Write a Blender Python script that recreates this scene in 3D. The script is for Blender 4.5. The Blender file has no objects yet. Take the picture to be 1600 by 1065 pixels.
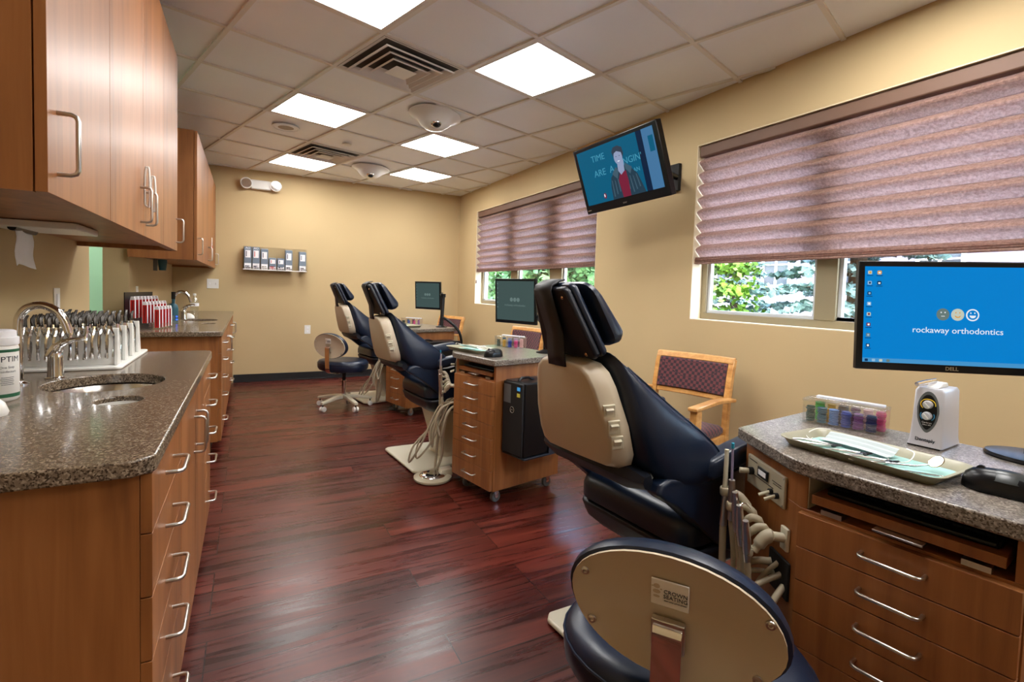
import bpy, bmesh, math, random
from mathutils import Vector, Matrix
random.seed(7)
S = bpy.context.scene
COL = S.collection
pi = math.pi
def R(d): return math.radians(d)

# ------------------------------------------------------------------ view / camera
S.view_settings.view_transform = 'Standard'
S.view_settings.look = 'None'
S.view_settings.exposure = 0.14
S.view_settings.gamma = 1.0
S.view_settings.use_curve_mapping = False
cam = bpy.data.cameras.new('camera'); camo = bpy.data.objects.new('camera', cam); COL.objects.link(camo)
yw, pt, rl = R(27.866), R(-2.6725), R(1.8576)
F = Vector((math.sin(yw)*math.cos(pt), math.cos(yw)*math.cos(pt), math.sin(pt)))
r0 = Vector((math.cos(yw), -math.sin(yw), 0)); u0 = r0.cross(F)
RT = r0*math.cos(rl)+u0*math.sin(rl); UP = u0*math.cos(rl)-r0*math.sin(rl)
camo.matrix_world = Matrix(((RT.x, UP.x, -F.x, 0), (RT.y, UP.y, -F.y, 0), (RT.z, UP.z, -F.z, 1.25), (0, 0, 0, 1)))
cam.sensor_width = 36; cam.lens = 780.84/1600*36; cam.shift_y = -39.87/1600
cam.clip_start = 0.02; cam.clip_end = 200
S.camera = camo
S.cycles.diffuse_bounces = 8

# ------------------------------------------------------------------ materials
def srgb(r, g, b):
    f = lambda c: (c/255)/12.92 if c/255 <= .04045 else ((c/255+.055)/1.055)**2.4
    return (f(r), f(g), f(b), 1)
def mat(name, col, rough=.5, metal=0, spec=.5, **kw):
    m = bpy.data.materials.new(name); m.use_nodes = True
    b = m.node_tree.nodes['Principled BSDF']
    b.inputs['Base Color'].default_value = col; b.inputs['Roughness'].default_value = rough
    b.inputs['Metallic'].default_value = metal; b.inputs['Specular IOR Level'].default_value = spec
    for k, v in kw.items(): b.inputs[k].default_value = v
    return m
class N:
    def __init__(s, m): s.t = m.node_tree; s.b = s.t.nodes.get('Principled BSDF')
    def n(s, typ, ins=None, **props):
        x = s.t.nodes.new(typ)
        for k, v in props.items(): setattr(x, k, v)
        for k, v in (ins or {}).items():
            if isinstance(v, bpy.types.NodeSocket): s.t.links.new(v, x.inputs[k])
            else: x.inputs[k].default_value = v
        return x
    def l(s, a, b): s.t.links.new(a, b)
    def ramp(s, fac, stops):
        x = s.n('ShaderNodeValToRGB', {'Fac': fac}); e = x.color_ramp.elements
        while len(e) < len(stops): e.new(.5)
        for i, (p, c) in enumerate(stops): e[i].position = p; e[i].color = c
        return x.outputs[0]
    def bump(s, h, st=.2, dist=.01):
        x = s.n('ShaderNodeBump', {'Height': h, 'Strength': st, 'Distance': dist}); s.l(x.outputs[0], s.b.inputs['Normal'])
def mixc(g, f, a, b, blend='MIX'):
    x = g.n('ShaderNodeMix', data_type='RGBA', blend_type=blend)
    for sock, v in ((x.inputs[0], f), (x.inputs[6], a), (x.inputs[7], b)):
        if isinstance(v, bpy.types.NodeSocket): g.l(v, sock)
        else: sock.default_value = v
    return x.outputs[2]
def wood(name, c1, c2, c3, rough=.44, sc=(28, 28, 1.6), coat=.06):
    m = mat(name, c1, rough); g = N(m)
    tc = g.n('ShaderNodeTexCoord').outputs['Object']
    mp = g.n('ShaderNodeMapping', {'Vector': tc, 'Scale': sc}).outputs[0]
    n1 = g.n('ShaderNodeTexNoise', {'Vector': mp, 'Scale': 1.0, 'Detail': 6, 'Roughness': .6, 'Distortion': .6}).outputs[0]
    mp2 = g.n('ShaderNodeMapping', {'Vector': tc, 'Scale': (sc[0]*.16, sc[1]*.16, sc[2]*.45)}).outputs[0]
    n2 = g.n('ShaderNodeTexNoise', {'Vector': mp2, 'Scale': 1.0, 'Detail': 2, 'Distortion': 1.2}).outputs[0]
    a = g.n('ShaderNodeMath', {0: n1, 1: .45}, operation='MULTIPLY').outputs[0]
    b = g.n('ShaderNodeMath', {0: n2, 1: .55}, operation='MULTIPLY').outputs[0]
    s_ = g.n('ShaderNodeMath', {0: a, 1: b}, operation='ADD').outputs[0]
    g.l(g.ramp(s_, [(.33, c3), (.5, c1), (.66, c2)]), g.b.inputs['Base Color'])
    g.b.inputs['Coat Weight'].default_value = coat; g.b.inputs['Coat Roughness'].default_value = .25
    g.bump(n1, .04, .002)
    return m
M = {}
M['wood'] = wood('cherry_laminate', srgb(148, 93, 48), srgb(166, 108, 60), srgb(116, 68, 33))
M['wood_dark'] = wood('cherry_edge', srgb(120, 68, 30), srgb(135, 78, 38), srgb(100, 54, 24))
M['oak'] = wood('golden_maple', srgb(205, 150, 84), srgb(222, 170, 104), srgb(182, 124, 62), .3, (40, 40, 40), .3)
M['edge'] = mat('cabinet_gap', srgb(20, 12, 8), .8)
def granite(name, base, dark, light, rough):
    m = mat(name, base, rough); g = N(m); tc = g.n('ShaderNodeTexCoord').outputs['Object']
    v = g.n('ShaderNodeTexVoronoi', {'Vector': tc, 'Scale': 300.0}).outputs['Color']
    sp = g.n('ShaderNodeSeparateColor', {0: v}).outputs[0]
    n = g.n('ShaderNodeTexNoise', {'Vector': tc, 'Scale': 90.0, 'Detail': 3}).outputs[0]
    s_ = g.n('ShaderNodeMath', {0: sp, 1: n}, operation='MULTIPLY').outputs[0]
    g.l(g.ramp(s_, [(.08, dark), (.2, base), (.33, base), (.5, light)]), g.b.inputs['Base Color'])
    g.b.inputs['Coat Weight'].default_value = .25; g.b.inputs['Coat Roughness'].default_value = .08
    return m
M['granite'] = granite('brown_granite', srgb(112, 96, 78), srgb(62, 50, 38), srgb(150, 134, 114), .22)
M['laminate'] = granite('grey_speckled_top', srgb(120, 112, 102), srgb(66, 54, 44), srgb(165, 156, 146), .28)
M['navy'] = mat('navy_vinyl', srgb(15, 29, 50), .34); g = N(M['navy'])
tc = g.n('ShaderNodeTexCoord').outputs['Object']
g.bump(g.n('ShaderNodeTexNoise', {'Vector': tc, 'Scale': 260.0, 'Detail': 2}).outputs[0], .12, .001)
M['navy_dark'] = mat('dark_vinyl_back', srgb(20, 24, 34), .42, spec=.35)
M['strap'] = mat('black_strap', srgb(30, 31, 36), .5)
M['beige'] = mat('beige_plastic', srgb(192, 178, 154), .42); g = N(M['beige'])
g.bump(g.n('ShaderNodeTexNoise', {'Vector': g.n('ShaderNodeTexCoord').outputs['Object'], 'Scale': 500.0}).outputs[0], .08, .0008)
M['cream'] = mat('cream_enamel', srgb(206, 200, 178), .3)
M['hose'] = mat('beige_tubing', srgb(176, 166, 142), .45)
M['chrome'] = mat('chrome', (.82, .82, .83, 1), .08, 1)
M['nickel'] = mat('brushed_nickel', (.62, .6, .56, 1), .28, 1)
M['steel'] = mat('sink_steel', (.7, .69, .67, 1), .2, 1)
M['bronze'] = mat('brass_rivet', (.62, .42, .25, 1), .25, 1)
M['black'] = mat('black_plastic', srgb(14, 14, 16), .3, spec=.3)
M['matteblack'] = mat('matte_black', srgb(14, 14, 15), .7)
M['grey'] = mat('grey_plastic', srgb(92, 96, 98), .35)
M['white'] = mat('white_plastic', srgb(228, 227, 222), .35)
M['paper'] = mat('white_paper', srgb(235, 235, 238), .8)
M['silver'] = mat('silver_paint', srgb(196, 196, 202), .32, .2)
M['teal'] = mat('turquoise_rubber', srgb(38, 148, 178), .5)
M['tealdk'] = mat('teal_cup', srgb(24, 78, 94), .5)
M['baseb'] = mat('black_cove_base', srgb(30, 31, 33), .45)
M['red'] = mat('red_packet', srgb(196, 40, 38), .3)
M['alum'] = mat('window_aluminium', srgb(150, 138, 112), .4, .4)
M['alumw'] = mat('window_sash_light', srgb(205, 210, 215), .35, .2)
M['mask'] = mat('mint_tray_paper', srgb(150, 192, 186), .8)
M['traym'] = mat('khaki_tray', srgb(152, 148, 126), .35)
M['speckle'] = mat('slate_box', srgb(112, 126, 142), .5)
M['label'] = mat('label_print', srgb(30, 45, 60), .6)
def wallmat(name, c):
    m = mat(name, c, .75, spec=.25); g = N(m); tc = g.n('ShaderNodeTexCoord').outputs['Object']
    n = g.n('ShaderNodeTexNoise', {'Vector': tc, 'Scale': 220.0, 'Detail': 3}).outputs[0]; g.bump(n, .08, .001)
    n2 = g.n('ShaderNodeTexNoise', {'Vector': tc, 'Scale': 1.1, 'Detail': 2}).outputs[0]
    d = tuple(x*.93 for x in c[:3])+(1,)
    g.l(g.ramp(n2, [(.35, d), (.65, c)]), g.b.inputs['Base Color'])
    return m
M['wall'] = wallmat('tan_wall_paint', srgb(198, 175, 133))
M['wallteal'] = wallmat('seafoam_wall_paint', srgb(150, 190, 160))
M['reveal'] = wallmat('window_reveal_paint', srgb(226, 212, 180))
M['tile'] = wallmat('ceiling_tile_white', srgb(242, 247, 252))
M['tile'].node_tree.nodes['Principled BSDF'].inputs['Roughness'].default_value = .38; M['tile'].node_tree.nodes['Principled BSDF'].inputs['Specular IOR Level'].default_value = .6
M['grid'] = mat('ceiling_grid_paint', srgb(226, 224, 216), .5)
def emit(name, c, st):
    m = mat(name, (0, 0, 0, 1), .3, spec=.12); b = m.node_tree.nodes['Principled BSDF']
    b.inputs['Emission Color'].default_value = c; b.inputs['Emission Strength'].default_value = st*(.86 if st <= 1 else 1); return m
M['lamp'] = emit('light_diffuser', (1, .98, .955, 1), 25.0)
M['scr_blue'] = emit('screen_blue', srgb(0, 130, 210), 1.0)
M['scr_grey'] = emit('screen_grey', srgb(74, 94, 92), .8)  # dimming from the oblique viewing angle is put into this screen colour
M['scr_white'] = emit('screen_white', srgb(240, 245, 250), 1.0)
M['scr_soft'] = emit('screen_soft', srgb(105, 125, 122), 1.0)
M['scr_cream'] = emit('screen_cream', srgb(196, 205, 190), 1.0)
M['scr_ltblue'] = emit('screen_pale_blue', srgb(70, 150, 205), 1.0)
M['scr_icon'] = emit('screen_icon', srgb(150, 190, 220), 1.0)
M['scr_orange'] = emit('screen_orange', srgb(222, 160, 70), 1.0)
M['scr_navy'] = emit('screen_navy', srgb(14, 50, 92), 1.0)
M['scr_red'] = emit('screen_red', srgb(120, 34, 58), 1.0)
M['tv_teal'] = emit('tv_teal', srgb(10, 92, 125), 1.0)
M['tv_frame'] = emit('tv_dark_blue', srgb(14, 34, 62), 1.0)
M['tv_panel'] = emit('tv_panel_blue', srgb(70, 118, 160), 1.0)
M['tv_chalk'] = emit('tv_chalk', srgb(70, 150, 178), 1.0)
M['tv_skin'] = emit('tv_skin', srgb(146, 158, 190), 1.0)
M['tv_hair'] = emit('tv_hair', srgb(52, 62, 78), 1.0)
M['tv_coat'] = emit('tv_coat', srgb(38, 62, 78), 1.0)
M['tv_coat2'] = emit('tv_coat_light', srgb(66, 92, 108), 1.0)
M['bluelight'] = emit('blue_indicator', srgb(60, 90, 255), 3.0)
# floor planks
m = M['floor'] = mat('cherry_planks', srgb(110, 40, 32), .2); g = N(m)
tc = g.n('ShaderNodeTexCoord').outputs['Object']
mp = g.n('ShaderNodeMapping', {'Vector': tc, 'Location': (.12, -.072, 0)}).outputs[0]
def brick(c1, c2, mo):
    return g.n('ShaderNodeTexBrick', {'Vector': mp, 'Color1': c1, 'Color2': c2, 'Mortar': mo, 'Scale': 1.0, 'Mortar Size': .002,
        'Mortar Smooth': .0, 'Bias': 0.0, 'Brick Width': 1.21, 'Row Height': .158}, offset=.37, offset_frequency=3, squash=1.0)
bk = brick((0, 0, 0, 1), (1, 1, 1, 1), (.5, .5, .5, 1))
rnd = g.n('ShaderNodeSeparateColor', {0: bk.outputs[0]}).outputs[0]
off = g.n('ShaderNodeCombineXYZ', {0: g.n('ShaderNodeMath', {0: rnd, 1: 37.0}, operation='MULTIPLY').outputs[0], 1: rnd, 2: 0.0}).outputs[0]
v2 = g.n('ShaderNodeVectorMath', {0: tc, 1: off}, operation='ADD').outputs[0]
gr = g.n('ShaderNodeTexNoise', {'Vector': g.n('ShaderNodeMapping', {'Vector': v2, 'Scale': (1.1, 17, 1)}).outputs[0], 'Scale': 1.0, 'Detail': 7, 'Roughness': .6, 'Distortion': 1.0}).outputs[0]
gr2 = g.n('ShaderNodeTexNoise', {'Vector': g.n('ShaderNodeMapping', {'Vector': v2, 'Scale': (1.3, 7, 1)}).outputs[0], 'Scale': 1.0, 'Detail': 3, 'Distortion': .5}).outputs[0]
c1 = g.ramp(gr, [(.26, srgb(50, 17, 13)), (.5, srgb(92, 35, 27)), (.74, srgb(128, 60, 44))])
c2 = g.ramp(gr2, [(.35, srgb(150, 142, 138)), (.6, srgb(255, 250, 245))])
cc = mixc(g, .65, c1, c2, 'MULTIPLY')
tint = g.ramp(rnd, [(0, srgb(205, 195, 195)), (1, srgb(255, 255, 255))])
cc = mixc(g, 1.0, cc, tint, 'MULTIPLY')
cc = mixc(g, bk.outputs['Fac'], cc, srgb(8, 3, 2))
g.l(cc, g.b.inputs['Base Color'])
g.l(g.ramp(gr, [(.3, (.22, .22, .22, 1)), (.7, (.36, .36, .36, 1))]), g.b.inputs['Roughness'])
hh = g.n('ShaderNodeMath', {0: gr, 1: g.n('ShaderNodeMath', {0: bk.outputs['Fac'], 1: -3.0}, operation='MULTIPLY').outputs[0]}, operation='ADD').outputs[0]
g.bump(hh, .10, .002)
g.b.inputs['Specular IOR Level'].default_value = .4
# fabric of guest chairs
m = M['fabric'] = mat('burgundy_weave', srgb(92, 44, 48), .8); g = N(m); tc = g.n('ShaderNodeTexCoord').outputs['Object']
ck = g.n('ShaderNodeTexChecker', {'Vector': g.n('ShaderNodeMapping', {'Vector': tc, 'Rotation': (0, 0, 0)}).outputs[0], 'Color1': srgb(104, 50, 54), 'Color2': srgb(44, 26, 36), 'Scale': 52.0})
g.l(ck.outputs[0], g.b.inputs['Base Color'])
g.b.inputs['Sheen Weight'].default_value = .2
# blind fabric
m = M['blind'] = bpy.data.materials.new('pleated_blind'); m.use_nodes = True; g = N(m); t = m.node_tree
t.nodes.remove(g.b); out = t.nodes['Material Output']; tc = g.n('ShaderNodeTexCoord').outputs['Object']
nz = g.n('ShaderNodeTexNoise', {'Vector': tc, 'Scale': 70.0, 'Detail': 4, 'Roughness': .7}).outputs[0]
cb = g.ramp(nz, [(.35, srgb(140, 112, 96)), (.65, srgb(168, 138, 120))])
cl = g.ramp(nz, [(.35, srgb(194, 168, 158)), (.65, srgb(236, 212, 202))])
d_ = g.n('ShaderNodeBsdfDiffuse', {'Color': cb}); t_ = g.n('ShaderNodeBsdfTranslucent', {'Color': cl})
g.l(g.n('ShaderNodeMixShader', {0: .68, 1: d_.outputs[0], 2: t_.outputs[0]}).outputs[0], out.inputs[0])
M['rail'] = mat('blind_rail', srgb(112, 84, 68), .6)
# clear plastics
def clear(name, tint, gl=.12, rough=.05):
    m = bpy.data.materials.new(name); m.use_nodes = True; t = m.node_tree; g = N(m); t.nodes.remove(g.b)
    a = g.n('ShaderNodeBsdfTransparent', {'Color': tint}); b = g.n('ShaderNodeBsdfGlossy', {'Color': (1, 1, 1, 1), 'Roughness': rough})
    g.l(g.n('ShaderNodeMixShader', {0: gl, 1: a.outputs[0], 2: b.outputs[0]}).outputs[0], t.nodes['Material Output'].inputs[0]); return m
M['lidm'] = clear('clear_lid', (.95, .96, .98, 1), .22, .15)
M['glass'] = clear('window_glass', (.96, .98, .98, 1), .05, .0)
M['acrylic'] = clear('clear_acrylic', (.975, .98, .985, 1), .10, .03)
M['bottlec'] = clear('clear_bottle', (.93, .95, .93, 1), .16, .05)
# outdoors
def leafmat(name, a, b, sc=6):
    m = mat(name, a, .6); g = N(m); tc = g.n('ShaderNodeTexCoord').outputs['Object']
    n = g.n('ShaderNodeTexNoise', {'Vector': tc, 'Scale': sc, 'Detail': 4}).outputs[0]
    g.l(g.ramp(n, [(.35, a), (.65, b)]), g.b.inputs['Base Color']); return m
M['spruce'] = leafmat('blue_spruce_needles', srgb(52, 78, 72), srgb(120, 152, 146), 9)
M['leaf'] = leafmat('bright_leaves', srgb(56, 100, 22), srgb(118, 168, 48), 5)
M['hedge'] = leafmat('hedge_leaves', srgb(34, 78, 36), srgb(96, 145, 80), 5)
M['bark'] = mat('bark', srgb(88, 72, 60), .9)
M['ground'] = wallmat('outdoor_paving', srgb(150, 152, 160))
M['stucco'] = wallmat('mauve_siding', srgb(118, 108, 118))
M['roofm'] = mat('grey_roof', srgb(120, 118, 130), .8)

# ------------------------------------------------------------------ mesh builder
class MB:
    def __init__(s): s.v = []; s.f = []
    def add(s, vs, fs, mx=None):
        o = len(s.v)
        for p in vs: s.v.append(tuple(mx @ Vector(p)) if mx else tuple(p))
        s.f += [tuple(i+o for i in f) for f in fs]; return s
    def box(s, x0, x1, y0, y1, z0, z1, mx=None):
        return s.add([(x0, y0, z0), (x1, y0, z0), (x1, y1, z0), (x0, y1, z0), (x0, y0, z1), (x1, y0, z1), (x1, y1, z1), (x0, y1, z1)],
                     [(0, 3, 2, 1), (4, 5, 6, 7), (0, 1, 5, 4), (1, 2, 6, 5), (2, 3, 7, 6), (3, 0, 4, 7)], mx)
    def prism(s, poly, a0, a1, axis='z', mx=None):
        n = len(poly)
        def P(p, a): return {'z': (p[0], p[1], a), 'y': (p[0], a, p[1]), 'x': (a, p[0], p[1])}[axis]
        vs = [P(p, a0) for p in poly]+[P(p, a1) for p in poly]
        fs = [tuple(range(n-1, -1, -1)), tuple(range(n, 2*n))]+[(i, (i+1) % n, n+(i+1) % n, n+i) for i in range(n)]
        return s.add(vs, fs, mx)
    def loft(s, rings, cap=True, closed=True, mx=None):
        n = len(rings[0]); vs = [p for r in rings for p in r]; fs = []
        for k in range(len(rings)-1):
            for i in range(n if closed else n-1):
                j = (i+1) % n; fs.append((k*n+i, k*n+j, (k+1)*n+j, (k+1)*n+i))
        if cap: fs += [tuple(range(n-1, -1, -1)), tuple(range((len(rings)-1)*n, len(rings)*n))]
        return s.add(vs, fs, mx)
    def lathe(s, prof, seg=24, c=(0, 0, 0), mx=None, cap=True):
        rings = [[(c[0]+r*math.cos(2*pi*i/seg), c[1]+r*math.sin(2*pi*i/seg), c[2]+z) for i in range(seg)] for r, z in prof]
        return s.loft(rings, cap, True, mx)
    def cyl(s, p0, p1, r0, r1=None, seg=14):
        r1 = r0 if r1 is None else r1; return s.tube([p0, p1], [r0, r1], seg)
    def tube(s, path, r, seg=8, cap=True):
        P = [Vector(p) for p in path]; n = len(P); rr = r if isinstance(r, (list, tuple)) else [r]*n
        d = (P[1]-P[0]).normalized(); a = Vector((0, 0, 1)) if abs(d.z) < .9 else Vector((1, 0, 0))
        u = d.cross(a).normalized(); rings = []
        for i in range(n):
            t = (P[min(i+1, n-1)]-P[max(i-1, 0)]).normalized()
            u = (u-t*u.dot(t)).normalized(); w = t.cross(u)
            rings.append([tuple(P[i]+(u*math.cos(2*pi*k/seg)+w*math.sin(2*pi*k/seg))*rr[i]) for k in range(seg)])
        return s.loft(rings, cap)
    def ball(s, c, rx, ry=None, rz=None, seg=16, rg=9, mx=None):
        ry = ry or rx; rz = rz or rx
        pr = [(math.sin(pi*k/rg), -math.cos(pi*k/rg)) for k in range(rg+1)]
        pr[0] = (.02, -1); pr[-1] = (.02, 1)
        rings = [[(c[0]+rx*r*math.cos(2*pi*i/seg), c[1]+ry*r*math.sin(2*pi*i/seg), c[2]+rz*z) for i in range(seg)] for r, z in pr]
        return s.loft(rings, True, True, mx)
    def build(s, name, m, parent=None, smooth=False, bev=0, seg=2, sub=0, thick=0):
        me = bpy.data.meshes.new(name); me.from_pydata(s.v, [], s.f); me.validate()
        b = bmesh.new(); b.from_mesh(me); bmesh.ops.recalc_face_normals(b, faces=b.faces); b.to_mesh(me); b.free()
        me.materials.append(M[m] if isinstance(m, str) else m)
        o = bpy.data.objects.new(name, me); COL.objects.link(o)
        if parent: o.parent = parent
        if thick:
            k = o.modifiers.new('solid', 'SOLIDIFY'); k.thickness = thick; k.offset = 0
        if bev:
            k = o.modifiers.new('bevel', 'BEVEL'); k.width = bev; k.segments = seg; k.limit_method = 'ANGLE'; k.angle_limit = R(40)
            smooth = True
        if sub:
            k = o.modifiers.new('sub', 'SUBSURF'); k.levels = sub; k.render_levels = sub; smooth = True
        if smooth:
            for p in me.polygons: p.use_smooth = True
            if not sub: me.set_sharp_from_angle(angle=R(45))
        return o
def bez(pts, n=8):
    # catmull-rom through pts
    P = [Vector(p) for p in pts]; out = []
    for i in range(len(P)-1):
        a = P[max(i-1, 0)]; b = P[i]; c = P[i+1]; d = P[min(i+2, len(P)-1)]
        for k in range(n):
            t = k/n; out.append(.5*((2*b)+(c-a)*t+(2*a-5*b+4*c-d)*t*t+(3*b-a-3*c+d)*t**3))
    out.append(P[-1]); return out
def rrect(x0, x1, y0, y1, r, n=5):
    out = []
    for cx, cy, a in ((x1-r, y0+r, -90), (x1-r, y1-r, 0), (x0+r, y1-r, 90), (x0+r, y0+r, 180)):
        for k in range(n+1):
            t = R(a+90*k/n); out.append((cx+r*math.cos(t), cy+r*math.sin(t)))
    return out
def ell(cx, cy, rx, ry, n=28): return [(cx+rx*math.cos(2*pi*i/n), cy+ry*math.sin(2*pi*i/n)) for i in range(n)]
def thing(name, label, cat, loc=(0, 0, 0), rz=0, group=None, rot=None):
    o = bpy.data.objects.new(name, None); COL.objects.link(o); o.empty_display_size = .05
    o.location = loc; o.rotation_euler = rot if rot else (0, 0, rz); tag(o, label, cat, group); return o
def tag(o, label, cat, group=None):
    o['label'] = label; o['category'] = cat
    if group: o['group'] = group
    return o
def struct(o): o['kind'] = 'structure'; return o
KIDS = {}
def copy_tree(o, parent=None):
    c = o.copy(); COL.objects.link(c)
    if parent: c.parent = parent
    for ch in [x for x in COL.objects if x.parent == o]: copy_tree(ch, c)
    return c
def copy_thing(o, label, loc, rz=None):
    c = copy_tree(o); c.location = loc
    if rz is not None: c.rotation_euler = (0, 0, rz)
    c['label'] = label; return c
_fonts = {}
def text(body, size, m, parent, mx, name='lettering', align='CENTER', extrude=.0004, bold=0):
    cu = bpy.data.curves.new('t', 'FONT'); cu.body = body; cu.size = size; cu.align_x = align; cu.align_y = 'CENTER'
    cu.extrude = extrude; cu.offset = bold; cu.resolution_u = 3; cu.space_line = .95
    to = bpy.data.objects.new('t', cu); COL.objects.link(to)
    dg = bpy.context.evaluated_depsgraph_get(); me = bpy.data.meshes.new_from_object(to.evaluated_get(dg))
    bpy.data.objects.remove(to); me.transform(mx); me.materials.clear(); me.materials.append(M[m])
    for p in me.polygons: p.material_index = 0
    me.name = name; o = bpy.data.objects.new(name, me); COL.objects.link(o); o.parent = parent; return o
def face_mx(loc, right, up):
    r = Vector(right).normalized(); u = Vector(up).normalized(); n = r.cross(u)
    return Matrix(((r.x, u.x, n.x, loc[0]), (r.y, u.y, n.y, loc[1]), (r.z, u.z, n.z, loc[2]), (0, 0, 0, 1)))
def slab_holes(outer, holes, z0, z1, name, m, parent=None, bev=0):
    b = bmesh.new()
    def loops(z):
        es = []; ls = []
        for lp in [outer]+holes:
            vs = [b.verts.new((x, y, z)) for x, y in lp]; ls.append(vs)
            es += [b.edges.new((vs[i], vs[(i+1) % len(vs)])) for i in range(len(vs))]
        bmesh.ops.triangle_fill(b, use_beauty=True, edges=es); return ls
    A = loops(z0); B = loops(z1)
    for la, lb in zip(A, B):
        n = len(la)
        for i in range(n): b.faces.new((la[i], la[(i+1) % n], lb[(i+1) % n], lb[i]))
    bmesh.ops.recalc_face_normals(b, faces=b.faces)
    me = bpy.data.meshes.new(name); b.to_mesh(me); b.free(); me.materials.append(M[m])
    o = bpy.data.objects.new(name, me); COL.objects.link(o)
    if parent: o.parent = parent
    if bev:
        k = o.modifiers.new('bevel', 'BEVEL'); k.width = bev; k.segments = 3; k.limit_method = 'ANGLE'; k.angle_limit = R(50)
        for p in me.polygons: p.use_smooth = True
        me.set_sharp_from_angle(angle=R(40))
    return o

# ================================================================== ROOM
WX0, WX1, WY1, CZ, Y0 = -.80, 2.83, 7.14, 2.66, -3.2
struct(MB().box(-3.2, WX1+.3, Y0, WY1+.2, -.08, 0).build('floor', 'floor'))
struct(MB().box(-3.2, WX1+.25, Y0, WY1+.2, CZ+.012, CZ+.1).build('ceiling', 'tile'))
struct(MB().box(-3.2, WX1, WY1, WY1+.15, 0, CZ+.05).build('wall_far', 'wall'))
struct(MB().box(-3.2, WX1+.22, Y0-.15, Y0, 0, CZ+.05).build('wall_near', 'wall'))
wl = MB(); wl.box(WX0-.16, WX0, Y0, 3.64, 0, CZ+.05); wl.box(WX0-.16, WX0, 4.72, WY1, 0, CZ+.05)
struct(wl.build('wall_left', 'wall'))
struct(MB().box(-3.2, -3.05, Y0, WY1, 0, CZ+.05).build('wall_corridor', 'wallteal'))
struct(MB().box(-3.04, WX0-.165, 6.7, 6.8, 0, CZ+.01).build('wall_corridor_end', 'wallteal'))
t = thing('ceiling_light', 'ceiling light panel added to brighten the side corridor, out of view', 'ceiling light', (-2.0, 5.6, CZ))  # unseen lamp, added so the corridor walls are not dark
MB().box(-.3, .3, -.6, .6, -.004, .006).build('diffuser', 'lamp', t)
# right wall with two window openings (y, z)
W1 = (-.25, 2.60, 1.095, 2.335); W2 = (3.74, 6.50, 1.07, 2.36)
wr = MB(); WT = .20
for a, b_, z0, z1 in ((Y0, W1[0], 0, CZ+.05), (W1[1], W2[0], 0, CZ+.05), (W2[1], WY1+.15, 0, CZ+.05),
                      (W1[0], W1[1], 0, W1[2]), (W1[0], W1[1], W1[3], CZ+.05), (W2[0], W2[1], 0, W2[2]), (W2[0], W2[1], W2[3], CZ+.05)):
    wr.box(WX1, WX1+WT, a, b_, z0, z1)
struct(wr.build('wall_right', 'wall'))
# baseboards
bb = MB().prism([(0, 0), (-.012, .0), (-.006, .012), (-.004, .1), (0, .1)], -.16, WX1-.02, 'x')
bb = MB(); bb.box(-.16, WX1-.012, WY1-.008, WY1, 0, .1); bb.box(-.16, WX1-.012, WY1-.014, WY1-.008, 0, .012)
struct(bb.build('baseboard_far', 'baseb', bev=.003))
struct(MB().box(WX1-.008, WX1, Y0, WY1, 0, .1).build('baseboard_right', 'baseb', bev=.002))
# window reveals, frames, panes
def window(name, W, mull, label):
    y0, y1, z0, z1 = W; xo = WX1+.10
    r = MB(); t = .006
    r.box(WX1, WX1+WT, y0, y1, z0-.0, z0+t); r.box(WX1, WX1+WT, y0, y1, z1-t, z1)
    r.box(WX1, WX1+WT, y0, y0+t, z0+t, z1-t); r.box(WX1, WX1+WT, y1-t, y1, z0+t, z1-t)
    struct(r.build('trim_'+name[-1], 'reveal'))
    w = bpy.data.objects.new(name, None); COL.objects.link(w); struct(w); w.empty_display_size = .1
    f = MB(); fw = .045
    f.box(xo, xo+.06, y0+t, y1-t, z0+t, z0+t+fw); f.box(xo, xo+.06, y0+t, y1-t, z1-t-fw, z1-t)
    f.box(xo, xo+.06, y0+t, y0+t+fw, z0+t+fw, z1-t-fw); f.box(xo, xo+.06, y1-t-fw, y1-t, z0+t+fw, z1-t-fw)
    for a, b_ in mull: f.box(xo-.006, xo+.066, a, b_, z0+t+fw, z1-t-fw)
    f.build('window_frame', 'alum', w, bev=.003)
    es = [y0+t+fw]+[c for ab in mull for c in ab]+[y1-t-fw]
    for i in range(0, len(es), 2):
        a, b_ = es[i], es[i+1]; s_ = MB(); k = .022
        s_.box(xo+.015, xo+.045, a, b_, z0+t+fw, z0+t+fw+k); s_.box(xo+.015, xo+.045, a, b_, z1-t-fw-k, z1-t-fw)
        s_.box(xo+.015, xo+.045, a, a+k, z0+t+fw+k, z1-t-fw-k); s_.box(xo+.015, xo+.045, b_-k, b_, z0+t+fw+k, z1-t-fw-k)
        sash = s_.build('sash', 'alumw', w, bev=.002)
        MB().box(xo+.028, xo+.033, a+k, b_-k, z0+t+fw+k, z1-t-fw-k).build('pane', 'glass', sash)
    return w
window('window_1', W1, [(1.64, 1.76), (.62, .72)], '')
window('window_2', W2, [(5.42, 5.60), (4.44, 4.68)], '')
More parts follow.
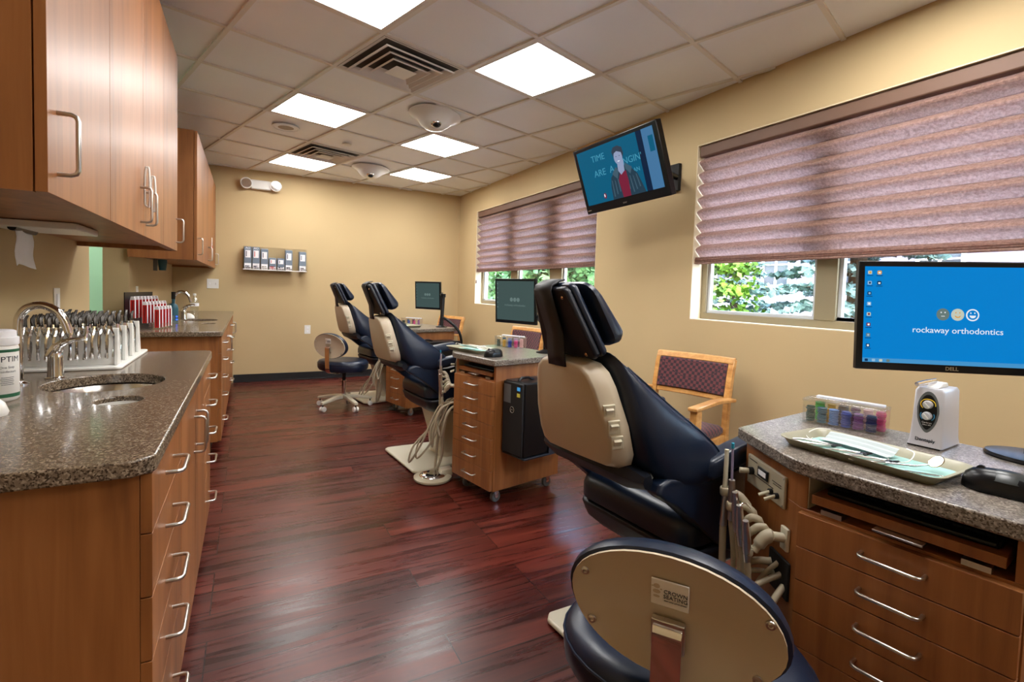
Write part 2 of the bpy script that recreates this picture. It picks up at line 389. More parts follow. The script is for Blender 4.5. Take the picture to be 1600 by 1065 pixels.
# pleated blinds
def blind(W, zb, label, cord):
    y0, y1, z0, z1 = W; y0 += .012; y1 -= .012; r = thing('pleated_blind', label, 'blind', (WX1+.045, y0, zb))
    L = y1-y0; H = z1-zb-.008
    MB().box(-.03, .03, 0, L, H-.075, H).build('head_rail', 'rail', r, bev=.008)
    n = 8; top = H-.075; bot = .05; p = (top-bot)/n; vs = []; prof = []
    for k in range(n):
        zt = top-k*p
        amp = .034 if k < n-1 else .03
        prof += [(.026, zt+.001), (.018, zt-.003), (-amp*.55, zt-p*.25), (-amp*.95, zt-p*.36), (-amp, zt-p*.42), (-amp*.85, zt-p*.52), (.016, zt-p*.97)]
    prof.append((.026, bot)); seg = 24
    for i in range(seg+1):
        for x, z in prof: vs.append((x, L*i/seg, z))
    m_ = len(prof)
    fs = [(i*m_+j, (i+1)*m_+j, (i+1)*m_+j+1, i*m_+j+1) for i in range(seg) for j in range(m_-1)]
    b = MB(); b.add(vs, fs); b.build('pleated_fabric', 'blind', r, thick=.0015)
    s_ = MB()
    for k in range(4):
        s_.box(-.036+.004*(k % 2), .03, 0, L, .0+k*.0125, .009+k*.0125)
    s_.build('folded_hem', 'blind', r, bev=.002)
    if cord:
        c = MB(); c.tube([(-.03, L+.004, H-.1), (-.032, L+.004, -.12)], .0015, 6); cc = c.build('cord', 'white', r)
        MB().lathe([(.003, .03), (.008, .02), (.009, -.01), (.004, -.02)], 10, (-.032, L+.004, -.14)).build('cord_weight', 'rail', cc, smooth=True)
    return r
blind(W1, 1.495, 'wide mauve pleated blind over the near window behind the blue screen', False)
blind(W2, 1.515, 'mauve pleated blind over the far window beyond the wall television', True)

# ------------------------------------------------------------------ ceiling grid, lights, vents
th = R(-17.1); gs = .61
GA = Vector((math.sin(th), math.cos(th), 0)); GB = Vector((math.cos(th), -math.sin(th), 0))
def gp(u, v, z=0): p = GA*((u+.19)*gs)+GB*((v+.41)*gs); return Vector((p.x, p.y, z))
GM = Matrix(((GB.x, GA.x, 0), (GB.y, GA.y, 0), (0, 0, 1)))
grot = math.atan2(GB.y, GB.x)
def clip(p, d):
    lo, hi = -99, 99
    for a, b, c0, c1 in ((p.x, d.x, WX0, WX1), (p.y, d.y, Y0, WY1)):
        t0, t1 = (c0-a)/d, (c1-a)/d
        if t0 > t1: t0, t1 = t1, t0
        lo = max(lo, t0); hi = min(hi, t1)
    return lo, hi
def clip(p, d):
    lo, hi = -99, 99
    for a, b, c0, c1 in ((p.x, d.x, WX0, WX1), (p.y, d.y, Y0, WY1)):
        t0, t1 = (c0-a)/b, (c1-a)/b
        if t0 > t1: t0, t1 = t1, t0
        lo = max(lo, t0); hi = min(hi, t1)
    return lo, hi
tb = MB()
for d, e, rng in ((GA, GB, range(-12, 12)), (GB, GA, range(-12, 20))):
    for k in rng:
        p = gp(0, k) if d is GA else gp(k, 0)
        lo, hi = clip(p, d)
        if hi-lo < .05: continue
        a = p+d*lo; b = p+d*hi; w = e*.0125
        zz0, zz1 = CZ, CZ+.012
        if d is GB: zz0 += .0006
        tb.add([(*(a-w).xy, zz0), (*(a+w).xy, zz0), (*(b+w).xy, zz0), (*(b-w).xy, zz0), (*(a-w).xy, zz1), (*(a+w).xy, zz1), (*(b+w).xy, zz1), (*(b-w).xy, zz1)],
               [(0, 1, 2, 3), (4, 7, 6, 5), (0, 4, 5, 1), (1, 5, 6, 2), (2, 6, 7, 3), (3, 7, 4, 0)])
struct(tb.build('trim_3', 'grid'))
h = gs/2-.0135
def light(u, v, label):
    c = gp(u+.5, v+.5, CZ); t = thing('ceiling_light', label, 'ceiling light', c, grot, 'square light panels in the ceiling')
    f = MB()
    for a in ((-h, h, -h, -h+.02), (-h, h, h-.02, h), (-h, -h+.02, -h+.02, h-.02), (h-.02, h, -h+.02, h-.02)): f.box(*a, .0, .01)
    f.build('frame', 'grid', t)
    MB().box(-h+.02, h-.02, -h+.02, h-.02, .003, .008).build('diffuser', 'lamp', t)
light(3, 3, 'square ceiling light panel nearest the wall television')
light(3, 1, 'square ceiling light panel cut off by the top of the photo, beside the near vent')
light(6, 2, 'square ceiling light panel beside the round ceiling speaker')
light(6, 4, 'square ceiling light panel just behind the near white camera dome')
light(9, 3, 'square ceiling light panel next to the far vent, close to the far wall')
light(8, 5, 'square ceiling light panel to the right of the far white camera dome')
for u, v in ((0, 3), (0, 1), (-3, 1), (-3, 3)): light(u, v, 'square ceiling light panel added out of view, overhead behind the camera')  # unseen panels added along the grid pattern to light the near area
def vent(u, v, label):
    c = gp(u+.5, v+.5, CZ); t = thing('air_vent', label, 'ceiling vent', c, grot, 'square ceiling air vents')
    MB().box(-h, h, -h, h, .006, .0105).build('backing', mat('vent_dark', srgb(84, 80, 74), .8), t)
    def sq(r0, z0, r1, z1): # sloped square ring
        return [[(-r0, -r0, z0), (r0, -r0, z0), (r0, r0, z0), (-r0, r0, z0)], [(-r1, -r1, z1), (r1, -r1, z1), (r1, r1, z1), (-r1, r1, z1)]]
    b = MB(); b.loft(sq(h, -.002, .262, .008), cap=False); b.build('outer_flange', 'grid', t, thick=.002)
    for k_, r_ in enumerate((.240, .185, .130)):
        b = MB(); b.loft(sq(r_, -.020-.004*k_, r_-.034, .006), cap=False); b.loft(sq(r_+.008, -.016-.004*k_, r_, -.020-.004*k_), cap=False); b.build('louvre', 'white', t, thick=.003)
    b = MB(); b.loft(sq(.075, -.030, .03, -.012), cap=True); b.build('centre_plate', 'white', t)
vent(4, 2, 'large white square air vent between the two nearest light panels')
vent(8, 3, 'white square air vent beside the far light panel')
def dome(u, v, label):
    c = gp(u, v, CZ); t = thing('camera_dome', label, 'ceiling camera', c, grot+R(35), 'white ceiling camera domes'); t.scale = (1.22, 1.22, 1.05)
    b = MB(); rings = []
    for k, (r_, z) in enumerate(((.19, -.001), (.188, -.008), (.165, -.02), (.13, -.045), (.105, -.08), (.075, -.105), (.03, -.118))):
        ring = []
        for i in range(28):
            a = 2*pi*i/28; rr = r_*(1+.28*max(0, math.cos(a))**2*(1 if k < 4 else .3)-.12*abs(math.sin(a)))
            ring.append((rr*math.cos(a), rr*math.sin(a), z))
        rings.append(ring)
    b.loft(rings); b.build('housing', 'white', t, smooth=True)
    b = MB(); b.ball((-.052, -.03, -.086), .040, .040, .034); e = b.build('lens_ring', 'chrome', t, smooth=True)
    MB().ball((-.062, -.04, -.104), .027, .027, .020).build('lens', 'black', e, smooth=True)
dome(5.35, 3.55, 'white camera dome in the ceiling in front of the nearer light panels')
dome(8.75, 4.5, 'smaller looking white camera dome in the ceiling near the far vent')
c = gp(7.5, 2.45, CZ); t = thing('ceiling_speaker', 'round flush white speaker grille in the ceiling beside a light panel', 'speaker', c)
MB().lathe([(.115, 0), (.115, -.006), (.1, -.01), (.098, -.006)], 32).build('rim', 'tile', t, smooth=True)
MB().lathe([(.097, -.004), (.05, -.007), (.001, -.008)], 32).build('grille', mat('grille', srgb(170, 162, 150), .7), t, smooth=True)
c = gp(7.6, 3.45, CZ)
o = MB().lathe([(.045, 0), (.045, -.008), (.038, -.012), (.001, -.013)], 24).build('sprinkler_cover', 'white', smooth=True); o.location = c
tag(o, 'small round white sprinkler cover in the ceiling in front of the far vent', 'sprinkler')

# ================================================================== LEFT CABINETS
def handle_pts(c, along, out, L=.128, d=.035):
    c, a, o = Vector(c), Vector(along), Vector(out); h = L/2; k = .012
    return [c-a*h, c-a*h+o*(d-k), c-a*(h-k*.3)+o*(d-k*.3), c-a*(h-k)+o*d, c+a*(h-k)+o*d, c+a*(h-k*.3)+o*(d-k*.3), c+a*h+o*(d-k), c+a*h]
def handle(c, along, out, parent, L=.128, d=.035, r=.0048, name='handle'):
    return MB().tube(handle_pts(c, along, out, L, d), r, 10).build(name, 'nickel', parent, smooth=True)
FX = -.19            # carcass front of base units; fronts add 20 mm
def base_unit(y0, y1, label, banks, hand=True):
    t = thing('base_cabinet', label, 'cabinet', (0, y0, 0)); L = y1-y0
    b = MB(); b.box(WX0+.004, FX, 0, .018, .09, .8645); b.box(WX0+.004, FX, L-.018, L, .09, .8645); b.box(WX0+.004, FX, .0185, L-.0185, .09, .108); b.box(WX0+.004, WX0+.014, .0185, L-.0185, .1085, .8645); b.box(FX-.018, FX, .0185, L-.0185, .1085, .8645); b.build('body', 'wood', t)
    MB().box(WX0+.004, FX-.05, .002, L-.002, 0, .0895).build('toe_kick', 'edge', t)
    for kind, a, c in banks:
        if kind == 'drawers':
            zs = [.862, .738, .605, .470, .330, .095]
            for k in range(5):
                d = MB().box(FX+.0008, FX+.021, a+.002, c-.002, zs[k+1]+.0015, zs[k]-.0015).build('drawer', 'wood', t, bev=.0008)
                handle((FX+.021, (a+c)/2, (zs[k]+zs[k+1])/2), (0, 1, 0), (1, 0, 0), d)
        else:
            d = MB().box(FX+.0008, FX+.021, a+.002, c-.002, .0965, .8605).build('door', 'wood', t, bev=.0008)
            hy = c-.05 if kind == 'doorR' else a+.05
            handle((FX+.021, hy, .70), (0, 0, 1), (1, 0, 0), d)
    return t
base_unit(1.21, 2.97, 'long cherry base cabinet at the near left, closest to the camera', [('drawers', 0, .50), ('doorR', .50, .94), ('doorL', .94, 1.38), ('drawers', 1.38, 1.76)])
base_unit(4.17, WY1-.004, 'cherry base cabinet further back, under the second sink against the far wall', [('drawers', 0, .45), ('doorR', .45, 1.1), ('doorL', 1.1, 1.75), ('drawers', 1.75, 2.2), ('doorR', 2.2, 2.96)])
def worktop(y0, y1, sink, hole, label, chamfer):
    t = thing('worktop', label, 'worktop', (0, 0, 0))
    x0, x1 = WX0+.002, -.162; k = .035
    outer = [(x0, y0), (x1-k, y0), (x1-.008, y0+k*.55), (x1, y0+k), (x1, y1-k*1.6), (x1-.006, y1-k*.7), (x1-k*1.1, y1), (x0, y1)]
    slab_holes(outer, [ell(*sink), ell(*hole)], .866, .9, 'slab', 'granite', t, bev=.004)
    MB().box(x0, x0+.02, y0, y1-.0, .901, 1.0).build('backsplash', 'granite', t, bev=.003)
    return t
worktop(1.18, 3.0, (-.425, 2.13, .165, .175), (-.33, 1.80, .058, .06), 'brown speckled granite worktop at the near left', True)
worktop(4.12, WY1-.004, (-.41, 5.42, .16, .17), (-.30, 4.97, .055, .058), 'brown speckled granite worktop of the further counter by the far wall', True)
def sink(x, y, r, label):
    t = thing('sink', label, 'sink', (x, y, 0))
    MB().lathe([(r+.012, .864), (r+.002, .862), (r-.006, .84), (r-.012, .78), (r-.05, .735), (.03, .725), (.001, .724)], 36, cap=False).build('bowl', 'steel', t, smooth=True, thick=.0015)
    MB().lathe([(.03, .7275), (.026, .731), (.02, .729), (.001, .729)], 20).build('drain', 'chrome', t, smooth=True)
sink(-.425, 2.13, .17, 'round steel sink sunk into the near granite worktop')
sink(-.41, 5.42, .165, 'round steel sink in the further granite worktop')
for (x, y, r, lb) in ((-.33, 1.80, .056, 'small round white-lined waste hole in the near worktop'), (-.30, 4.97, .052, 'small dark waste hole in the further worktop')):
    o = MB().lathe([(r+.0005, .886), (r+.0005, .72), (r-.003, .72), (r-.003, .886)], 28, cap=False).build('waste_chute', 'white' if y < 3 else 'black', smooth=True); o.location = (x, y, 0); tag(o, lb, 'waste hole')
def upper_unit(y0, y1, zb, zt, label):
    t = thing('wall_cabinet', label, 'cabinet', (0, y0, zb)); L = y1-y0; fx = -.382; H = zt-zb
    b = MB(); b.box(WX0+.002, fx, 0, .019, 0, H); b.box(WX0+.002, fx, L-.019, L, 0, H); b.box(WX0+.002, fx, .02, L-.02, H-.02, H)
    b.box(WX0+.002, fx-.002, .02, L-.02, .022, .04); b.box(WX0+.002, WX0+.012, .02, L-.02, .041, H-.021)
    b.box(fx-.022, fx-.003, .02, L-.02, .004, .0215)
    b.build('body', 'wood', t)
    n = 4; w = L/n
    for k in range(n):
        d = MB().box(fx+.003, fx+.023, k*w+.0015, (k+1)*w-.0015, .001, H-.003).build('door', 'wood', t, bev=.0008)
        hy = k*w+.06 if k % 2 == 0 else (k+1)*w-.06
        handle((fx+.023, hy, .112), (0, 0, 1), (1, 0, 0), d)
    return t
upper_unit(1.34, 3.42, 1.42, 2.50, 'large cherry wall cabinet at the top left, nearest the camera')
upper_unit(4.64, 7.12, 1.42, 2.42, 'second cherry wall cabinet over the further counter')
# things hooked on door handles of the upper cabinets
fxo = -.359
def hang(name, x, y, z, L, m, label, red=False):
    t = thing(name, label, 'loop', (x, y, z))
    pts = [(-.007, 0, 0), (-.008, 0, L*.5), (-.005, 0, L-.006), (0, 0, L), (.005, 0, L-.006), (.008, 0, L*.5), (.007, 0, 0), (0, 0, -.007), (-.007, 0, 0)]
    MB().tube(bez(pts, 5), .0038, 8).build('loop', m, t, smooth=True)
hang('plastic_loop', fxo+.018, 2.34, 1.535, .14, 'white', 'white plastic loop hooked over the handle of the second near wall cabinet door')
hang('plastic_loop', fxo+.018, 2.47, 1.535, .13, 'white', 'white plastic loop hooked over the handle of the third near wall cabinet door')
t = thing('hanging_tag', 'small white and red card hanging on a handle of the far wall cabinet', 'tag', (fxo+.03, 5.92, 1.5))
MB().box(-.002, .002, -.03, .03, 0, .2).build('card', 'paper', t); MB().box(.002, .004, -.02, .025, .06, .12).build('red_patch', 'red', t)
# under-cabinet fittings
t = thing('paper_towel_dispenser', 'white towel dispenser under the near wall cabinet with a paper towel hanging out', 'dispenser', (-.66, 2.40, 1.42))
MB().box(-.11, .13, -.14, .14, -.004, .02).build('plate', 'white', t, bev=.003)
b = MB(); b.cyl((-.05, -.1, -.004), (-.05, .1, -.004), .012); b.build('slot', 'black', t, smooth=True)
vs = []; n = 8
for i in range(n+1):
    for j in range(5): vs.append((-.05+.004*math.sin(i*.9)+.006*math.sin(j*1.4+i*.3), -.085+.17*j/4, -.0-.135*i/n+.008*math.sin(j*1.2)))
b = MB(); b.add(vs, [(i*5+j, i*5+j+1, (i+1)*5+j+1, (i+1)*5+j) for i in range(n) for j in range(4)]); b.build('paper_towel', 'paper', t, smooth=True, thick=.001)
t = thing('cup_dispenser', 'small teal cup holder hanging under the far wall cabinet', 'dispenser', (-.62, 4.95, 1.42))
MB().lathe([(.024, -.085), (.032, -.02), (.032, 0.0), (.02, .003)], 18).build('cup', 'tealdk', t, smooth=True)
MB().box(-.062, -.034, -.012, .012, -.09, .003).build('bracket', 'grey', t, bev=.003)
# faucets
def faucet(x, y, label):
    t = thing('gooseneck_tap', label, 'tap', (x, y, .9))
    b = MB(); b.lathe([(.026, .0), (.026, .004), (.018, .008), (.0125, .011), (.001, .011)], 20); b.tube(bez([(0, 0, .008), (0, 0, .1), (0, 0, .19), (.006, -.0, .225), (.03, -.002, .252), (.065, -.003, .257), (.1, -.004, .235), (.118, -.004, .2), (.127, -.004, .165)], 6), .0125, 14)
    b.build('spout', 'chrome', t, smooth=True)
    h_ = MB(); h_.lathe([(.029, 0), (.029, .004), (.023, .007), (.0225, .01), (.021, .07), (.02, .1), (.012, .112), (.001, .113)], 22, (.065, .10, 0))
    h_.tube(bez([(.055, .1, .075), (.078, .095, .115), (.11, .09, .132), (.15, .085, .14)], 5), [.019]*5+[.014]*3+[.011]*3+[.0085]*4+[.007], 12)
    h_.build('mixer_handle', 'chrome', t, smooth=True)
    return t
f1 = faucet(-.655, 2.16, 'chrome gooseneck tap with lever behind the near sink')
copy_thing(f1, 'chrome gooseneck tap behind the sink of the further counter', (-.585, 5.35, .9))
# canister of wipes
t = thing('wipes_canister', 'white disinfectant wipes canister with green bands at the left edge of the near worktop', 'canister', (-.622, 1.90, .9), R(15))
MB().lathe([(.04, 0), (.046, .006), (.046, .15), (.043, .156)], 32).build('tub', 'white', t, smooth=True)
b = MB(); b.lathe([(.046, .157), (.047, .16), (.047, .178), (.042, .18), (.041, .195), (.036, .198), (.001, .198)], 32); b.build('lid', 'paper', t, smooth=True)
for z0, z1 in ((.012, .022), (.138, .146)):
    MB().lathe([(.0464, z0), (.0466, z0), (.0466, z1), (.0464, z1)], 32, cap=False).build('green_band', mat('canister_green', srgb(32, 92, 62), .5), t, smooth=True)
t['x'] = 1; del t['x']
for s_, z, sz in (('OPTIM', .118, .022), ('One Step', .096, .009), ('Disinfectant', .084, .009)):
    nn = text(s_, sz, 'label', t, Matrix.Identity(4), 'label_print')
    for v in nn.data.vertices:       # wrap round the tub
        a = v.co.x/.0466-R(60); v.co = Vector((.0467*math.cos(a), .0467*math.sin(a), z+v.co.y))
for k in range(5):
    b = MB(); a0 = -60+(-16 if k % 2 else -14)
    for q in range(6):
        a1 = R(a0+q*6); b.box(-.0022, .0022, -.0003, .0003, -.0006, .0006, Matrix.Translation((.0469*math.cos(a1), .0469*math.sin(a1), .068-k*.005)) @ Matrix.Rotation(a1+pi/2, 4, 'Z'))
    b.build('fine_print', 'label', t)
t = thing('pump_bottle', 'low white bottle cap and nozzle lying at the left edge of the near worktop', 'bottle', (-.565, 1.69, .9))
MB().lathe([(.03, .0), (.033, .008), (.026, .03), (.012, .045), (.001, .048)], 22).build('cap', 'white', t, smooth=True)
MB().tube([(0, 0, .035), (.004, -.02, .052), (.0, -.055, .056)], [.008, .008, .006], 10).build('nozzle', 'white', t, smooth=True)
# wall switch plates
def wall_plate(name, loc, w, h_, right, nrm, label, kind):
    t = thing(name, label, 'wall plate', loc); r_ = Vector(right); n_ = Vector(nrm)
    mx = Matrix(((r_.x, n_.x, 0, 0), (r_.y, n_.y, 0, 0), (0, 0, 1, 0), (0, 0, 0, 1)))
    MB().box(-w/2, w/2, .0005, .006, -h_/2, h_/2, mx).build('plate', 'white', t, bev=.002)
    if kind == 'rocker': MB().box(-w*.22, w*.22, .006, .010, -h_*.27, h_*.27, mx).build('rocker', 'paper', t, bev=.001)
    if kind == 'double':
        for x in (-.25*w, .25*w): MB().box(x-.006, x+.006, .006, .016, -.012, .012, mx).build('toggle', 'nickel' if x > 0 else 'paper', t, bev=.001)
    if kind == 'socket':
        for z in (-.2*h_, .2*h_): MB().box(-.014, .014, .006, .008, z-.012, z+.012, mx).build('socket', 'paper', t, bev=.001)
wall_plate('switch_plate', (WX0, 3.08, 1.14), .075, .12, (0, -1, 0), (1, 0, 0), 'white rocker switch plate on the left wall above the pliers rack', 'rocker')
wall_plate('switch_plate', (WX0, 5.0, 1.14), .075, .12, (0, -1, 0), (1, 0, 0), 'white switch plate on the left wall above the red packet stand', 'rocker')
wall_plate('switch_plate', (-.385, WY1, 1.235), .125, .115, (1, 0, 0), (0, -1, 0), 'white double switch plate on the far wall below the far cabinet', 'double')
wall_plate('socket_plate', (.70, WY1, .665), .075, .115, (1, 0, 0), (0, -1, 0), 'white socket plate low on the far wall behind the beige stool back', 'socket')
# scrubber behind the tap
t = thing('sponge_roll', 'turquoise ribbed sponge roll lying behind the near tap', 'sponge', (-.665, 2.50, .9))
b = MB(); prof = []
for k in range(14): prof += [(.027-.0006*k, k*.0055), (.0255-.0006*k, k*.0055+.003)]
mxr = Matrix.Translation((0, 0, .0275)) @ Matrix.Rotation(R(90), 4, 'Y')
b.lathe(prof, 20, mx=mxr); b.build('ribbed_end', 'teal', t, smooth=True)
MB().lathe([(.0185, .078), (.0185, .125), (.016, .129), (.001, .129)], 20, mx=mxr).build('smooth_end', 'teal', t, smooth=True)
# pliers rack + pliers
t = thing('pliers_rack', 'white stepped plastic rack full of dental pliers on the near worktop', 'rack', (-.765, 2.41, .9))
b = MB(); b.prism(rrect(0, .33, 0, .60, .02), .001, .012); b.build('tray', 'white', t, bev=.003)
ROW = [.075, .215, .355, .495]
for k, y in enumerate(ROW):
    b = MB(); b.prism([(.022, .0125), (.312, .0125), (.308, .158), (.026, .158)], y-.016, y-.006, 'y')
    b.prism([(y-.03, .0125), (y+.035, .0125), (y-.004, .158), (y-.018, .158)], .300, .311, 'x')
    b.build('divider', 'white', t, bev=.002)
def make_plier():
    r = thing('dental_pliers', '', 'pliers', (0, 0, 0), group='dental pliers hung on the white rack')
    b = MB()
    for s_ in (-1, 1):
        b.tube(bez([(s_*.002, 0, .075), (s_*.006, -.002, .055), (s_*.016, -.004, .025), (s_*.017, -.004, -.01), (s_*.012, -.002, -.055)], 3), [.0052]*6+[.0048]*6+[.0036], 6)
    b.build('handles', 'chrome', r, smooth=True)
    b = MB(); b.ball((0, 0, .076), .0085, .0065, .011, 8, 5); b.tube([(0.001, 0, .082), (.003, .001, .1), (.014, .003, .114)], [.006, .005, .003], 6); b.tube([(-.001, 0, .082), (-.002, .001, .1), (.006, .003, .114)], [.007, .005, .0025], 6)
    b.build('beaks', mat('dark_steel', (.07, .065, .06, 1), .3, 1), r, smooth=True)
    return r
first = None; names = ['front', 'second', 'third', 'rearmost']
ords = ['first', 'second', 'third', 'fourth', 'fifth', 'sixth', 'seventh', 'eighth', 'ninth', 'tenth', 'eleventh', 'twelfth', 'thirteenth']
for k, y in enumerate(ROW):
    for i in range(12):
        lb = 'steel dental pliers, %s from the wall in the %s row of the white rack' % (ords[i], names[k])
        loc = (-.765+.038+i*.0225, 2.41+y-.026, .993+random.uniform(-.004, .004)); rz = R(60)+random.uniform(-.2, .2)
        if first is None: first = make_plier(); first['label'] = lb; first.location = loc; first.rotation_euler = (0, 0, rz)
        else: copy_thing(first, lb, loc, rz)
# further counter items
t = thing('packet_stand', 'clear tiered stand holding red packets on the further counter', 'stand', (-.768, 4.40, .9), R(-12)); PS = t.matrix_basis.copy()
b = MB(); TI = [(.0, .075, 8), (.075, .04, 7), (.150, .008, 5)]
for x, z, n_ in TI: b.box(x, x+.066, 0, .47, z-.006, z); b.box(x+.0665, x+.070, 0, .47, max(.001, z-.03), z+.035)
b.build('tiers', 'acrylic', t); MB().box(-.010, -.004, 0, .47, .001, .26).build('back_panel', 'black', t)
fp = None
for r_, (x, z, n_) in enumerate(TI):
    for i in range(n_):
        lb = 'red toothbrush packet, %s from the front in the %s tier of the clear stand' % (ords[i], ['top', 'middle', 'lowest'][r_])
        loc = tuple(PS @ Vector((x+.033, .03+i*.057, z+.001))); rz = R(-14)+random.uniform(-.15, .15)
        if fp is None:
            fp = thing('red_packet', lb, 'packet', loc, rz, 'red packets in the tiered stand')
            MB().prism([(-.016, 0), (.016, 0), (.015, .13), (-.015, .13)], -.005, .005, 'y').build('wrapper', 'red', fp, bev=.002)
            MB().prism([(-.017, .1305), (.017, .1305), (.011, .155), (-.011, .155)], -.0055, .0055, 'y').build('header', 'paper', fp, bev=.002)
            MB().box(-.003, .003, -.0065, -.0055, .01, .12).build('stripe', mat('dark_red', srgb(120, 20, 24), .4), fp)
            for sx_ in (-.0165, .0145): MB().box(sx_, sx_+.002, -.0058, .0058, .0, .13).build('white_edge', 'paper', fp)
        else: copy_thing(fp, lb, loc, rz)
t = thing('water_device', 'dark teal bottle with blue indicator lights beside the further tap', 'bottle', (-.555, 5.03, .9))
MB().lathe([(.035, 0), (.036, .01), (.036, .12), (.03, .15), (.012, .165), (.012, .2), (.001, .2)], 20).build('body', 'tealdk', t, smooth=True)
MB().lathe([(.0155, .2), (.0155, .26), (.001, .262)], 14).build('neck', 'black', t, smooth=True)
for z in (.03, .055): MB().ball((.026, -.027, z), .006, seg=10, rg=6).build('indicator', 'bluelight', t, smooth=True)
t = thing('clear_bottle', 'clear plastic bottle behind the further sink, nearest the far wall', 'bottle', (-.47, 5.85, .9))
MB().lathe([(.032, 0), (.036, .01), (.036, .15), (.028, .18), (.012, .2), (.012, .215)], 20).build('bottle', 'bottlec', t, smooth=True)
MB().lathe([(.0361, .11), (.0368, .11), (.0368, .14), (.0361, .14)], 20, cap=False).build('label', 'paper', t, smooth=True)
MB().lathe([(.014, .215), (.014, .235), (.001, .236)], 12).build('cap', 'white', t, smooth=True)
o = MB().ball((0, 0, .0), .05, .05, .05, 20, 10).build('paper_dome', 'white', smooth=True); o.data.transform(Matrix.Translation((0, 0, .0)))
bm_ = bmesh.new(); bm_.from_mesh(o.data); bmesh.ops.bisect_plane(bm_, geom=bm_.verts[:]+bm_.edges[:]+bm_.faces[:], plane_co=(0, 0, 0), plane_no=(0, 0, -1), clear_outer=True); bmesh.ops.contextual_create(bm_, geom=[e for e in bm_.edges if e.is_boundary]); bm_.to_mesh(o.data); bm_.free()
o.name = 'soap_dome'; o.location = (-.50, 5.62, .901); tag(o, 'low white dome between the further tap and the clear bottle', 'soap dish')

# ================================================================== FAR WALL
t = thing('emergency_light', 'white twin-headed emergency light high on the far wall', 'emergency light', (.135, WY1, 2.49))
MB().box(-.115, .115, -.06, -.001, -.06, .055).build('housing', 'white', t, bev=.012)
for s_ in (-1, 1):
    mx = Matrix.Translation((s_*.165, -.055, .0)) @ Matrix.Rotation(R(90), 4, 'X')
    h_ = MB().lathe([(.03, -.04), (.05, -.02), (.068, .015), (.068, .03), (.058, .032), (.058, .02)], 24, mx=mx, cap=True).build('lamp_head', 'white', t, smooth=True)
    b = MB(); b.lathe([(.056, .024), (.04, .012), (.02, .004), (.008, .004), (.008, .02), (.001, .021)], 24, mx=mx); b.build('reflector', 'chrome', h_, smooth=True)
t = thing('brochure_rack', 'clear wall rack holding grey product boxes on the far wall', 'rack', (.305, WY1, 1.43))
b = MB(); b.box(-.365, .365, -.13, -.001, -.008, -.002); b.box(-.365, .365, -.003, -.0005, -.001, .29); b.box(-.365, .365, -.13, -.127, -.001, .03); b.box(-.367, -.364, -.13, -.001, -.001, .29); b.box(.364, .367, -.13, -.001, -.001, .29)
b.build('holder', 'acrylic', t)
MB().box(-.366, .366, -.1315, -.1305, -.008, .003).build('lip', 'white', t)
BX = [(-.313, .285, 'tall grey product box printed AO, leftmost in the wall rack', 'AO'), (-.222, .285, 'second tall grey box printed AO in the wall rack', 'AO'), (-.128, .27, 'third grey box with a green tinged bag picture in the wall rack', ''),
      (-.035, .16, 'short grey box with red marks in the middle of the wall rack', ''), (.06, .16, 'short grey box with blue marks right of the middle of the wall rack', ''), (.152, .27, 'tall grey box with a raised dark picture, second from the right in the wall rack', ''), (.315, .26, 'tall grey box at the right end of the wall rack', '')]
for i, (x, hh_, lb, tx) in enumerate(BX):
    q = thing('product_box', lb, 'box', (.305+x, WY1-.065, 1.4295), group='grey product boxes in the wall rack')
    b = MB(); b.box(-.041, .041, -.055, .055, 0, hh_*.28); b.prism([(-.055, hh_*.281), (.055, hh_*.281), (.055, hh_), (-.055, hh_-.015)], -.041, .041, 'x')
    b.build('carton', 'speckle', q, bev=.002)
    MB().box(-.028, .028, -.0585, -.0557, hh_*.5, hh_*.82).build('white_label', 'paper', q)
    MB().box(-.02, -.012, -.0597, -.0588, hh_*.55, hh_*.78).build('stripe', 'red' if i in (1, 3) else 'label', q)
    b = MB(); random.seed(i)
    for k in range(9): b.box(-.03+.012*(k % 5), -.022+.012*(k % 5)+random.uniform(0, .008), -.0575, -.0562, .008+.02*(k//5)+random.uniform(0, .01), .022+.022*(k//5))
    b.build('printed_picture', ['label', 'label', 'traym', 'red', 'label', 'matteblack', 'matteblack'][i], q)
    MB().box(-.036, .036, -.0561, -.0555, .003, hh_*.26).build('window_patch', 'paper', q)
    if tx: text(tx, .035, 'paper', q, face_mx((0, -.0562, hh_*.91), (1, 0, 0), (0, 0, 1)))

